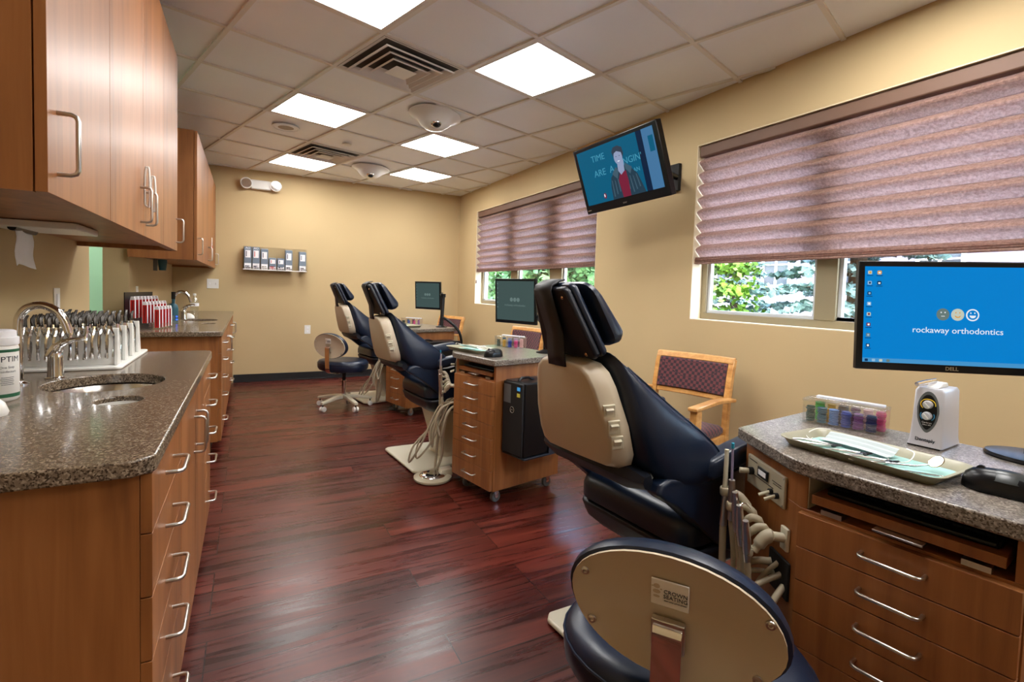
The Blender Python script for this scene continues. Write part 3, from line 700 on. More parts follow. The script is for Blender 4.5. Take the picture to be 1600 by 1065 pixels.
# ================================================================== DENTAL CHAIRS
def dental_chair(label, loc, rz):
    t = thing('dental_chair', label, 'dental chair', loc, rz, 'navy dental chairs')
    b = MB(); b.prism([(.0, -.27), (.03, -.30), (.55, -.26), (.92, -.16), (.95, 0), (.92, .16), (.55, .26), (.03, .30), (.0, .27)], .006, .026); b.build('base_plate', 'cream', t, bev=.008, seg=3)
    b = MB(); rings = []
    for z, uc, hu, hw in ((.0262, .42, .13, .13), (.06, .40, .115, .12), (.2, .365, .105, .11), (.40, .31, .11, .115)):
        rings.append([(uc+x*hu, y*hw, z) for x, y in rrect(-1, 1, -1, 1, .35, 4)])
    b.loft(rings); b.build('column', 'cream', t, smooth=True)
    b = MB(); rings = []
    for z, u0_, u1_, hw in ((.378, .20, .60, .17), (.392, .16, .68, .225), (.425, .125, .73, .255), (.475, .105, .75, .264), (.487, .115, .74, .258)):
        rings.append([(x, y, z) for x, y in rrect(u0_, u1_, -hw, hw, .07, 5)])
    b.loft(rings); b.build('seat_base', 'navy_dark', t, smooth=True, bev=.006)
    b = MB(); rings = []
    for z, i_ in ((.487, .02), (.50, .0), (.545, .0), (.575, .008), (.592, .03), (.597, .07)):
        rings.append([(x, y, z) for x, y in rrect(.10+i_, .80-i_, -.255+i_, .255-i_, .075, 6)])
    b.loft(rings); b.build('seat_cushion', 'navy', t, smooth=True)
    b = MB(); rings = []
    for u, z, hw, th_ in ((.79, .555, .22, .03), (.82, .56, .245, .045), (1.0, .50, .24, .045), (1.18, .44, .22, .045), (1.24, .42, .19, .03)):
        rings.append([(u, y*hw, z+zz*th_) for y, zz in rrect(-1, 1, -1, 1, .3, 4)])
    b.loft(rings); b.build('leg_rest', 'navy', t, smooth=True)
    # back cushion with forward wrapping wings
    b = MB(); rings = []
    for z, ur, uw, hw, uc in ((.684, .08, .165, .245, .12), (.692, .04, .20, .262, .11), (.708, .0, .232, .272, .10), (.735, -.03, .25, .276, .09), (.765, -.055, .252, .272, .08), (.80, -.07, .230, .268, .07), (.85, -.085, .165, .258, .06), (.90, -.10, .095, .242, .04),
                              (.95, -.105, .03, .225, .01), (1.0, -.115, -.03, .205, -.02), (1.05, -.125, -.08, .175, -.06), (1.08, -.13, -.105, .15, -.085), (1.09, -.13, -.12, .12, -.11)):
        iw = hw-.05; uc = min(uc, uw-.005)
        rings.append([(ur, -hw*.75, z), (ur+.012, -hw+.012, z), ((ur+uw)/2, -hw, z), (uw-.02, -hw+.004, z), (uw, -hw+.022, z), (uw-.015, -iw, z), (max(uc, ur+.03), -iw*.6, z), (max(uc-.01, ur+.028), 0, z),
                      (max(uc, ur+.03), iw*.6, z), (uw-.015, iw, z), (uw, hw-.022, z), (uw-.02, hw-.004, z), ((ur+uw)/2, hw, z), (ur+.012, hw-.012, z), (ur, hw*.75, z)])
    b.loft(rings); b.build('back_cushion', 'navy', t, smooth=True, sub=1)
    for s_ in (-1, 1):
        MB().tube(bez([(.20, s_*.246, .706), (.232, s_*.258, .735), (.238, s_*.256, .765), (.215, s_*.252, .80), (.155, s_*.242, .85), (.086, s_*.226, .90), (.022, s_*.209, .95), (-.036, s_*.189, 1.0), (-.082, s_*.160, 1.045)], 6), .0035, 8).build('piping', 'navy', t, smooth=True)
    # beige shell
    b = MB(); rings = []
    out = [(-.175, .765), (-.19, .80), (-.185, .88), (-.155, .99), (-.135, 1.03), (-.105, 1.052), (-.05, 1.06), (.05, 1.06), (.105, 1.052), (.135, 1.03), (.155, .99), (.185, .88), (.19, .80), (.18, .762), (.15, .745), (.0, .745), (-.15, .75)]
    def shp(k, du): return [((-.075-.24*(z-.76))+du, w*k, .90+(z-.90)*(k*.5+.5)) for w, z in out]
    b.loft([shp(.80, -.056), shp(.885, -.053), shp(.90, -.050), shp(1.0, -.016), shp(1.005, -.010), shp(1.005, .012)])
    sh = b.build('back_shell', 'beige', t, smooth=True)
    for z, hw in ((.925, .172), (.882, .1835), (.838, .1875)):
        u = -.075-.24*(z-.76)-.034; mx = Matrix.Translation((u, -hw*.955, z)) @ Matrix.Rotation(R(62), 4, 'Z') @ Matrix.Rotation(R(-9), 4, 'Y') @ Matrix.Rotation(R(-7), 4, 'X')
        k = MB().box(-.0035, .006, -.017, .017, -.019, .019, mx).build('switch_plate', 'cream', sh, bev=.001)
        MB().prism([(-.0038, -.010), (-.0065, .0), (-.014, .008), (-.0038, .011)], -.011, .011, 'y', mx).build('switch', 'cream', sh, bev=.001)
    b = MB(); b.loft([[(-.05+(u+.05)*(.55 if abs(y) > .2 else 1), y, .725+(z-.725)*(.5 if abs(y) > .2 else 1)) for u, z in ((-.05, .685), (-.08, .70), (-.096, .73), (-.085, .765), (-.04, .77), (-.02, .72), (-.025, .69))] for y in (-.232, -.15, 0, .15, .232)])
    b.build('back_frame', 'navy_dark', t, smooth=True)
    for s_ in (-1, 1):
        b = MB(); poly = [(-.045, .70), (-.035, .725), (.0, .738), (.08, .725), (.171, .70), (.26, .705), (.40, .735), (.43, .66), (.42, .55), (.40, .47), (.36, .43), (.29, .455), (.22, .50), (.13, .575), (.04, .645), (-.02, .68)]
        rings = [[(x, s_*w, z) for x, z in [(.16+(p[0]-.16)*k, .63+(p[1]-.63)*k) for p in poly]] for w, k in ((.212, .95), (.218, 1.0), (.255, 1.0), (.264, .95))]
        b.loft(rings); b.build('arm_sling', 'navy', t, smooth=True, bev=.006)
        b = MB(); rings = []
        for u, z, hw, hh_ in ((.16, .735, .02, .02), (.175, .74, .034, .032), (.30, .762, .036, .033), (.48, .79, .036, .033), (.55, .80, .03, .028)):
            rings.append([(u, s_*.252+y*hw, z+q*hh_) for y, q in rrect(-1, 1, -1, 1, .5, 4)])
        b.loft(rings); b.build('armrest', 'navy', t, smooth=True)
    # headrest
    hx = Matrix.Translation((-.188, -.008, 1.175)) @ Matrix.Rotation(R(-24), 4, 'Y')
    b = MB(); out = [(-.125, -.095), (-.112, -.108), (.112, -.108), (.125, -.095), (.080, .10), (.066, .112), (-.066, .112), (-.080, .10)]
    b.prism(out, -.032, -.010, 'x', hx); hr = b.build('headrest_plate', 'navy_dark', t, bev=.008, seg=3)
    b = MB(); b.prism([(y*1.04, z*1.02) for y, z in out], -.009, .014, 'x', hx); b.build('headrest_rim', 'navy', hr, bev=.009, seg=3)
    for y, z in ((-.058, .085), (.058, .085), (-.088, -.09), (.088, -.09)):
        MB().ball((-.034, y, z), .004, .006, .006, 10, 6, hx).build('rivet', 'bronze', hr, smooth=True)
    b = MB(); rings = []
    for x, k, zz in ((.034, .86, 0), (.042, .98, 0), (.060, 1.0, -.002), (.078, .9, -.006), (.088, .74, -.01), (.092, .5, -.014)):
        rings.append([((x-.034)*(1-3.2*z)+.034, y*(1.16-1.6*z)*k, z*.92*k+zz) for y, z in rrect(-.11, .11, -.11, .11, .045, 5)])
    b.loft(rings, mx=hx); b.build('headrest_cushion', 'navy', t, smooth=True)
    MB().box(.012, .035, -.05, .05, -.09, .09, hx).build('headrest_mount', 'matteblack', t)
    b = MB(); pts = [(.02, .118), (-.0, .122), (-.03, .120), (-.041, .108), (-.042, .05), (-.044, -.03)]
    lo = hx @ Vector((-.044, 0, -.03)); ring0 = []
    for x, z in pts:
        c_ = hx @ Vector((x, 0, z)); ring0.append(c_)
    ring0 += [Vector((lo.x+.006, 0, lo.z-.06)), Vector((lo.x+.012, 0, 1.035))]
    vs = []
    for i, c_ in enumerate(ring0):
        hw = .040; vs += [(c_.x, -hw+.008, c_.z), (c_.x, hw+.008, c_.z)]
    b.add(vs, [(2*i, 2*i+1, 2*i+3, 2*i+2) for i in range(len(ring0)-1)]); b.build('headrest_strap', 'strap', t, smooth=True, thick=.005)
    MB().box(-.150, -.135, -.045, .035, 1.035, 1.10).build('neck_bar', 'beige', t, bev=.003)
    return t
c1_ = dental_chair('navy dental chair with beige back shell, closest to the camera', (1.03, 1.27, 0), R(5))
copy_thing(c1_, 'navy dental chair beside the middle drawer cart with the side mounted computer', (.96, 3.50, 0), R(6))
copy_thing(c1_, 'farthest navy dental chair, behind the rolling stool', (1.05, 5.66, 0), R(10))
# foot control of the middle chair
t = thing('foot_control', 'beige and chrome foot control disc on the floor below the middle dental chair', 'foot pedal', (1.085, 3.10, 0))
MB().lathe([(.11, 0), (.125, .008), (.125, .02), (.105, .03), (.001, .031)], 32).build('rim', 'hose', t, smooth=True)
MB().lathe([(.088, .0315), (.08, .04), (.04, .048), (.001, .05)], 28).build('disc', 'chrome', t, smooth=True)
MB().box(.05, .13, -.03, .03, .02, .065).build('connector', 'cream', t, bev=.006)

# ================================================================== STATIONS (drawer carts)
def station(label, loc, rz, cpu=True):
    t = thing('drawer_cart', label, 'cart', loc, rz, 'wheeled cherry drawer carts between the dental chairs')
    P0 = Vector((0, .405, 0)); P1 = Vector((.165, .64, 0)); T = (P1-P0).normalized(); NN = Vector((-T.y, T.x, 0))
    cm = Matrix(((T.x, NN.x, 0, P0.x), (T.y, NN.y, 0, P0.y), (0, 0, 1, 0), (0, 0, 0, 1)))
    b = MB(); b.prism([(0, 0), (.535, 0), (.535, .64), (.165, .64), (0, .405)], .085, .735)
    b.prism([(0, 0), (.535, 0), (.535, .018), (0, .018)], .7352, .8248); b.prism([(.36, .0182), (.535, .0182), (.535, .64), (.36, .64)], .7352, .8248)
    b.prism([(0, .388), (.3598, .388), (.3598, .64), (.165, .64), (0, .405)], .7352, .8248); b.prism([(.0, .0182), (.02, .0182), (.02, .3878), (0, .3878)], .816, .8248)
    b.build('body', 'wood', t, bev=.001)
    MB().box(.003, .355, .3855, .3878, .737, .815).build('recess_liner', 'cream', t)
    b = MB(); out = [(-.035, -.03), (.562, -.03), (.562, .655), (.136, .655)]+[(-.035+.171*(1-s_)**1*0, 0) for s_ in []]
    q = bez([(.136, .655, 0), (.05, .53, 0), (-.018, .43, 0), (-.036, .37, 0), (-.035, .30, 0)], 5)
    out = [(-.035, -.03), (.562, -.03), (.562, .655)]+[(p.x, p.y) for p in q]
    b.prism(out, .826, .86); b.build('top', 'laminate', t, bev=.005, seg=3)
    zs = [.73, .645, .561, .478, .395, .312, .205, .09]
    for k in range(7):
        d = MB().box(-.021, -.0006, .003, .399, zs[k+1]+.0012, zs[k]-.0012).build('drawer', 'wood', t, bev=.0008)
        handle((-.021, .201, (zs[k]+zs[k+1])/2+.004), (0, 1, 0), (-1, 0, 0), d, .115, .03, .0042)
    tr = MB().box(-.005, .33, .03, .376, .756, .778).build('keyboard_tray', 'wood', t, bev=.001)
    MB().box(-.03, -.002, .15, .24, .750, .7545).build('pull_lip', 'nickel', tr, bev=.001)
    for y in (.05, .31): MB().box(-.003, .05, y, y+.045, .7355, .7475).build('tray_slide', 'nickel', tr)
    # casters
    for x, y in ((.06, .05), (.06, .34), (.48, .05), (.48, .58)):
        c_ = MB(); c_.box(x-.018, x+.018, y-.018, y+.018, .078, .0845); c_.prism([(x-.016, .078), (x+.016, .078), (x+.012, .03), (x+.0, .022), (x-.012, .03)], y-.017, y-.0135, 'y'); c_.prism([(x-.016, .078), (x+.016, .078), (x+.012, .03), (x+.0, .022), (x-.012, .03)], y+.0135, y+.017, 'y')
        cc = c_.build('caster', 'chrome', t, bev=.001)
        MB().cyl((x, y-.012, .032), (x, y+.012, .032), .0318, seg=24).build('wheel', 'grey', cc, bev=.004)
    # control panel on the angled side
    p = MB().box(.055, .258, .0006, .009, .702, .788, cm).build('control_panel', 'hose', t, bev=.003)
    MB().box(.135, .19, .0095, .014, .745, .773, cm).build('gauge', 'black', p, bev=.001)
    MB().box(.142, .183, .0142, .0148, .752, .766, cm).build('gauge_dial', 'paper', p)
    b = MB(); b.box(.108, .215, .0095, .0105, .737, .739, cm); b.box(.20, .245, .0095, .0105, .776, .7775, cm); b.box(.07, .115, .0095, .0105, .758, .7595, cm); b.box(.07, .11, .0095, .0105, .752, .753, cm); b.build('panel_print', 'matteblack', p)
    for x in (.062, .25):
        for z in (.709, .781): MB().ball((x, .009, z), .003, .002, .003, 8, 5, cm).build('screw', 'nickel', p)
    b = MB(); b.tube([cm @ Vector((.225, .009, .745)), cm @ Vector((.225, .02, .745))], .011, 12); b.build('knob_collar', 'matteblack', p, smooth=True)
    b = MB(); b.tube([cm @ Vector((.225, .021, .745)), cm @ Vector((.232, .045, .744))], [.008, .0085], 12); b.build('knob', 'hose', p, smooth=True)
    for x in (.085, .115):
        b = MB(); b.tube([cm @ Vector((x, .009, .727)), cm @ Vector((x, .018, .727))], .008, 10); b.build('toggle_collar', 'matteblack', p, smooth=True)
        b = MB(); b.tube([cm @ Vector((x, .016, .727)), cm @ Vector((x+.006, .042, .715))], .0045, 8); b.build('toggle', 'cream', p, smooth=True)
    # hose holder arms and instruments
    br = MB().box(.03, .062, .0006, .010, .60, .66, cm).build('holder_bracket', 'cream', t, bev=.002)
    MB().tube([cm @ Vector((.046, .010, .632)), cm @ Vector((.046, .04, .636))], .012, 12).build('holder_pivot', 'cream', t, smooth=True)
    tip = [(.058, .080, .588), (.088, .084, .616), (.112, .086, .642), (.140, .092, .672), (.172, .098, .702)]
    for k, (a, n_, z) in enumerate(tip):
        r0_ = Vector((.05+.02*k, .034+.006*k, .628+.008*k)); e_ = Vector((a, n_, z))
        mid = (r0_+e_)/2+Vector((0, 0, .016))
        path = [cm @ r0_, cm @ (r0_*.75+mid*.25+Vector((0, 0, .008))), cm @ mid, cm @ (mid*.4+e_*.6), cm @ e_]
        hm = MB().tube(bez(path, 4), ([.012]*4+[.017]*4+[.016]*4+[.011]*4+[.008] if k == 0 else [.008]*4+[.0105]*4+[.0105]*4+[.008]*4+[.006]), 12).build('holder_arm', 'hose', t, smooth=True)
        c_ = cm @ (e_+Vector((.002, .014, 0)))
        MB().lathe([(.0105, -.012), (.0125, -.007), (.0125, .007), (.0105, .012)], 16, tuple(c_), cap=False).build('clip_ring', 'hose', hm, smooth=True, thick=.002)
        # instrument body
        o_ = Vector(c_)
        if k in (0, 1, 2):
            lean = Vector((-.012, .0, 0))
            MB().tube([o_+Vector((0, 0, -.03)), o_+Vector((0, 0, .0))+lean*.3, o_+Vector((0, 0, .045))+lean, o_+Vector((0, 0, .085))+lean*1.6], [.008, .0115, .0105, .0075], 12).build('handpiece', 'nickel', t, smooth=True)
            if k == 1: MB().tube(bez([o_+Vector((-.018, 0, .068)), o_+Vector((-.02, 0, .082)), o_+Vector((.0, -.004, .088)), o_+Vector((.02, -.008, .07))], 4), .0022, 8).build('syringe_tip', 'chrome', t, smooth=True)
        elif k == 3:
            MB().tube([o_+Vector((0, 0, -.04)), o_+Vector((0, 0, .02)), o_+Vector((-.004, 0, .075))], [.008, .010, .0085], 12).build('syringe_body', 'nickel', t, smooth=True)
            MB().tube([o_+Vector((-.004, 0, .076)), o_+Vector((-.008, 0, .165))], [.0035, .003], 10).build('tip_shaft', mat('clear_mauve', srgb(150, 140, 170), .3), t, smooth=True)
            MB().tube([o_+Vector((-.008, 0, .165)), o_+Vector((-.0087, 0, .18))], .0042, 10).build('blue_cap', 'teal', t, smooth=True)
        else:
            MB().tube([o_+Vector((0, 0, -.10)), o_+Vector((0, 0, -.02)), o_+Vector((0, 0, .0))], [.010, .008, .0085], 12).build('suction_body', 'nickel', t, smooth=True)
            MB().tube([o_+Vector((0, 0, .0)), o_+Vector((0, 0, .12))], [.0066, .0058], 12).build('suction_tip', 'cream', t, smooth=True)
        # hose: down, loop, back to the port
        z0 = o_.z-(.10 if k == 4 else .03); low = [.30, .22, .13, .09, .03][k]; bulge = NN*[.04, .08, .17, .21, .02][k]
        port = cm @ Vector((.04+.015*k, .006, .505+.012*((k*2) % 5))); s1 = [.0, .01, -.02, .03, .0][k]
        out_ = cm @ Vector((e_.x*.6+s1, e_.y+.02, 0))-cm @ Vector((0, 0, 0))
        p1 = Vector((o_.x, o_.y, z0)); p2 = Vector((o_.x+.004, o_.y+.0, (z0+low)/2+.06)); p3 = Vector((o_.x+.01, o_.y+.012, low+.12))+bulge*.8
        bot = (Vector((o_.x, o_.y, 0))*.55+Vector((port.x, port.y, 0))*.45); p4 = Vector((bot.x, bot.y+.02*k, low))+bulge
        outp = cm @ Vector((.02+.03*k, .04+.018*((k*3) % 5), 0)); p5 = Vector((outp.x, outp.y, low+.13))+bulge*.55; p6 = Vector((outp.x, outp.y, .48)); 
        MB().tube(bez([p1, p2, p3, p4, p5, p6, port], 6), [.0085, .0075, .0065, .007, .0095][k], 10).build('hose', 'hose', t, smooth=True)
    MB().box(.02, .115, .0006, .008, .475, .575, cm).build('hose_port', 'matteblack', t, bev=.002)
    if cpu:
        c_ = thing_part = MB().box(.06, .48, -.19, -.012, .325, .745).build('computer_tower', 'black', t, bev=.008, seg=3)
        MB().box(.045, .0595, -.186, -.016, .33, .74).build('tower_front', 'matteblack', c_, bev=.005)
        MB().box(.0435, .0448, -.085, -.025, .62, .725).build('drive_bay', 'grey', c_)
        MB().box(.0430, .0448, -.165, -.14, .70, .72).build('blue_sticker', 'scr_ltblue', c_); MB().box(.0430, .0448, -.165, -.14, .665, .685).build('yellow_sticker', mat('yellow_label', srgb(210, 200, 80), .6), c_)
        mxr = Matrix.Translation((.0435, -.10, .585)) @ Matrix.Rotation(R(90), 4, 'Y')
        MB().lathe([(.016, -.001), (.018, 0), (.016, .001)], 24, mx=mxr, cap=False).build('logo_ring', 'nickel', c_, smooth=True, thick=.001)
        text('DELL', .010, 'nickel', c_, face_mx((.0428, -.10, .585), (0, -1, 0), (0, 0, 1)))
        b = MB(); b.prism([(.25, .32), (.495, .32), (.495, .52), (.40, .515), (.32, .49), (.27, .45), (.25, .42)], -.200, -.1915, 'y'); b.prism([(.06, .312), (.495, .312), (.495, .322), (.06, .322)], -.200, -.003, 'y')
        k = b.build('wall_cradle', mat('cradle_steel', srgb(44, 48, 56), .35, .3), t, bev=.002)
        MB().box(.28, .33, -.2014, -.2004, .335, .345).build('cradle_label', 'paper', k)
        MB().tube([(.09, -.1, .745), (.11, -.1, .76), (.16, -.1, .76), (.2, -.1, .745)], .008, 8).build('tower_handle', 'black', c_, smooth=True)
        text('D U A L C O R E', .016, 'grey', c_, face_mx((.21, -.1907, .555), (1, 0, 0), (0, 0, 1))) if False else None
    return t
s1 = station('large cherry drawer cart at the right edge with the instrument tray on top', (1.282, .344, 0), R(7.5), False)
s2 = station('cherry drawer cart with a black computer on its side, in the middle of the room', (1.262, 2.560, 0), R(12), True)
s3 = copy_thing(s2, 'farthest cherry drawer cart, partly hidden behind the middle dental chair', (1.38, 4.72, 0), R(15))
def on_cart(s, x, y, z=.8602):
    v = Matrix.Rotation(s.rotation_euler.z, 4, 'Z') @ Vector((x, y, z)); return (v.x+s.location.x, v.y+s.location.y, z)

# ================================================================== STOOLS
def stool(label, loc, rz, legrot):
    t = thing('operator_stool', label, 'stool', loc, rz, 'navy and beige operator stools')
    lift = -.0
    for k in range(5):
        a = legrot+2*pi*k/5; d = Vector((math.cos(a), math.sin(a), 0)); w = Vector((-d.y, d.x, 0)); rings = []
        for r_, z, hw, hh_ in ((.03, .115, .028, .022), (.12, .11, .024, .018), (.25, .088, .02, .014), (.285, .084, .017, .012)):
            c_ = d*r_+Vector((0, 0, z)); rings.append([tuple(c_+w*(p[0]*hw)+Vector((0, 0, p[1]*hh_))) for p in rrect(-1, 1, -1, 1, .4, 3)])
        lg = MB().loft(rings).build('leg', 'cream', t, smooth=True)
        c_ = d*.268; b = MB()
        b.cyl(c_+Vector((0, 0, .045)), c_+Vector((0, 0, .075)), .006); cs = b.build('caster', 'matteblack', lg)
        for s_ in (-1, 1):
            q = c_+w*(s_*.016)+Vector((0, 0, .0265)); e_ = w*.010
            MB().cyl(q-e_, q+e_, .026, seg=20).build('wheel', 'white', cs, bev=.004)
    b = MB(); b.lathe([(.035, .09), (.038, .10), (.036, .135), (.022, .14), (.022, .28), (.0255, .282)], 20); b.build('gas_column', 'chrome', t, smooth=True)
    MB().lathe([(.018, .281), (.018, .385)], 16).build('piston', 'matteblack', t, smooth=True)
    MB().box(-.10, .10, -.07, .07, .372, .392).build('seat_plate', 'matteblack', t, bev=.003)
    MB().tube([(.02, -.06, .38), (.05, -.2, .375)], .005, 8).build('lever', 'matteblack', t, smooth=True)
    b = MB(); rings = []
    def seatring(k, z, dip): 
        o = []
        for i in range(32):
            a = 2*pi*i/32; x = .23*math.cos(a); y = .268*math.sin(a)*(1-.12*math.cos(a))
            o.append((x*k, y*k, z+dip*(math.cos(2*a))*-.0+.012*math.cos(a)*0))
        return o
    for k, z in ((.75, .393), (.93, .396), (.99, .42), (1.0, .45), (.98, .475), (.93, .492), (.8, .50), (.5, .497), (.1, .494)): rings.append(seatring(k, z, .0))
    b.loft(rings); sc = b.build('seat_cushion', 'navy', t, smooth=True)
    b = MB(); b.tube([(x*1.0, y*1.0, .468) for x, y, _ in seatring(.995, 0, 0)]+[seatring(.995, .468, 0)[0]], .003, 6); b.build('piping', 'navy', sc, smooth=True)
    # backrest: egg-shaped beige panel with navy pad in front
    def egg(sx, sz):
        o = []
        for i in range(40):
            a = 2*pi*i/40; y = math.cos(a); z = math.sin(a)
            o.append((y*.198*sx, z*.125*sz*(1+.10*y*(1 if z < 0 else -.6))+.01*y))
        return o
    tm = Matrix.Translation((-.225, 0, .655)) @ Matrix.Rotation(R(-6), 4, 'Y')
    def ring(k, x): return [(x+.22*(p[0]**2), p[0], p[1]) for p in egg(k, k)]
    b = MB(); b.loft([ring(.965, -.005), ring(.98, -.006), ring(.98, .0)], mx=tm); bp = b.build('back_panel', 'beige', t, smooth=True)
    b = MB(); b.loft([ring(.98, .0005), ring(1.02, .004), ring(1.03, .02), ring(1.0, .04), ring(.9, .05), ring(.6, .046), ring(.15, .044)], mx=tm); b.build('back_pad', 'navy', t, smooth=True)
    for y, z in ((-.165, .045), (-.15, -.065), (.165, .045), (.15, -.055)):
        mx = tm @ Matrix.Translation((-.007+.22*y*y, y, z)) @ Matrix.Rotation(R(-90), 4, 'Y')
        MB().lathe([(.0085, 0), (.0078, .0028), (.004, .0038), (.0038, .001), (.0001, .001)], 14, mx=mx).build('screw', 'nickel', bp, smooth=True)
    b = MB(); b.box(-.0095, -.0066, -.034, .034, .025, .077, tm); lb = b.build('logo_plate', 'white', bp, bev=.002)
    mxx = tm @ face_mx((-.0101, -.0105, .055), (0, -1, 0), (0, 0, 1))
    text('CROWN', .0108, 'label', lb, mxx); text('SEATING', .0108, 'label', lb, tm @ face_mx((-.0101, -.0105, .0455), (0, -1, 0), (0, 0, 1)))
    text('GREAT LOOKS, LASTING COMFORT', .0025, 'label', lb, tm @ face_mx((-.0101, -.0105, .0375), (0, -1, 0), (0, 0, 1)))
    for y, z, ry, rz_ in ((.0235, .063, .006, .0045), (.0235, .052, .007, .0038), (.0235, .0425, .006, .0022), (.0312, .0615, .0018, .0012), (.0155, .058, .0018, .0012)):
        MB().prism([(p[0], p[1]) for p in ell(y, z, ry, rz_, 20)], -.0102, -.0096, 'x', tm).build('logo_pebble', 'beige', lb)
    # chrome J bar
    b = MB(); rings = []
    for x, z in ((-.2405, .648), (-.2500, .640), (-.2505, .60), (-.2475, .50), (-.238, .41), (-.21, .384), (-.15, .3705), (-.09, .368)):
        rings.append((x, z))
    P = bez([(x, 0, z) for x, z in rings], 4); vs = []; n = len(P); fs = []
    for i, p_ in enumerate(P):
        tt = (P[min(i+1, n-1)]-P[max(i-1, 0)]).normalized(); nn = Vector((tt.z, 0, -tt.x)); hw = .0265 if i > 1 else .022
        vs += [tuple(p_+Vector((0, -hw, 0))-nn*.0028), tuple(p_+Vector((0, hw, 0))-nn*.0028), tuple(p_+Vector((0, hw, 0))+nn*.0028), tuple(p_+Vector((0, -hw, 0))+nn*.0028)]
    b.loft([vs[4*i:4*i+4] for i in range(n)]); b.build('support_bar', 'chrome', t, bev=.0012)
    b = MB(); b.box(-.022, -.0078, -.030, .030, -.055, .004, tm); b.build('bar_bracket', 'nickel', t, bev=.002)
    return t
st1 = stool('navy and beige operator stool in the foreground, back turned to the camera', (.884, .782, .0), R(34.7), R(-14.7))
st2 = copy_thing(st1, 'navy and beige rolling stool far back, in front of the farthest dental chair', (.885, 5.36, 0), R(40))
for ch in [x for x in COL.objects if x.parent == st2 and x.name.startswith('leg')]: ch.rotation_euler = (0, 0, R(-27.3))

# ================================================================== GUEST CHAIRS
def guest(label, loc, rz):
    t = thing('armchair', label, 'armchair', loc, rz, 'wooden guest armchairs along the window wall')
    W = .285
    def bar(a, b_, w, d, name, mx=None):
        a, b_ = Vector(a), Vector(b_); r = MB(); r.loft([[tuple(q+Vector((x*w, y*d, 0))) for x, y in ((-1, -1), (1, -1), (1, 1), (-1, 1))] for q in (a, b_)]); return r.build(name, 'oak', t, bev=.005)
    for s_ in (-1, 1):
        b = MB(); rings = []
        for y, z in ((.27, 0), (.235, .25), (.225, .45), (.235, .62), (.27, .80), (.295, .872)): rings.append([(s_*(W-.035)+x*.017, y+q*.022, z) for x, q in ((-1, -1), (1, -1), (1, 1), (-1, 1))])
        b.loft(rings); b.build('rear_leg', 'oak', t, bev=.004)
        bar((s_*W, -.23, 0), (s_*W, -.23, .63), .022, .030, 'front_leg')
        b = MB(); b.prism([(-.275, .631), (-.275, .652), (.0, .662), (.225, .645), (.225, .624), (0, .64)], s_*W-.028, s_*W+.028, 'x'); b.build('armrest', 'oak', t, bev=.005)
        b = MB(); b.box(s_*(W-.035)-.012, s_*(W-.035)+.012, -.2, .2, .36, .415); b.build('side_rail', 'oak', t, bev=.003)
    b = MB(); b.box(-W+.018, W-.018, -.235, -.21, .36, .415); b.build('front_rail', 'oak', t, bev=.003)
    def curve(z0, z1, y0, y1, name, m, hw, th_):
        b = MB(); vs = []; n = 12
        rings = []
        for i in range(n+1):
            x = -hw+2*hw*i/n; c_ = .022*(1-(x/hw)**2)
            rings.append([(x, y0+c_-th_, z0), (x, y0+c_+th_, z0), (x, y1+c_+th_, z1), (x, y1+c_-th_, z1)])
        b.loft(rings); return b.build(name, m, t, bev=.006)
    curve(.845, .885, .275, .290, 'top_rail', 'oak', W-.02, .016)
    curve(.615, .65, .232, .24, 'lower_rail', 'oak', W-.053, .014)
    curve(.6505, .8445, .236, .272, 'back_pad', 'fabric', W-.054, .022)
    b = MB(); rings = []
    for z, i_ in ((.416, .01), (.43, .0), (.455, .0), (.47, .012), (.476, .05)): rings.append([(x, y, z) for x, y in rrect(-W+.03+i_, W-.03-i_, -.25+i_, .21-i_, .03, 4)])
    b.loft(rings); b.build('seat_pad', 'fabric', t, smooth=True)
    return t
g1 = guest('wooden armchair with burgundy checked pads beneath the two windows, nearest the camera', (2.33, 2.26, 0), R(-75))
copy_thing(g1, 'wooden armchair with burgundy pads partly hidden behind the middle cart', (2.33, 4.50, 0), R(-80))
copy_thing(g1, 'wooden armchair with burgundy pads in the far right corner', (2.28, 6.57, 0), R(-72))

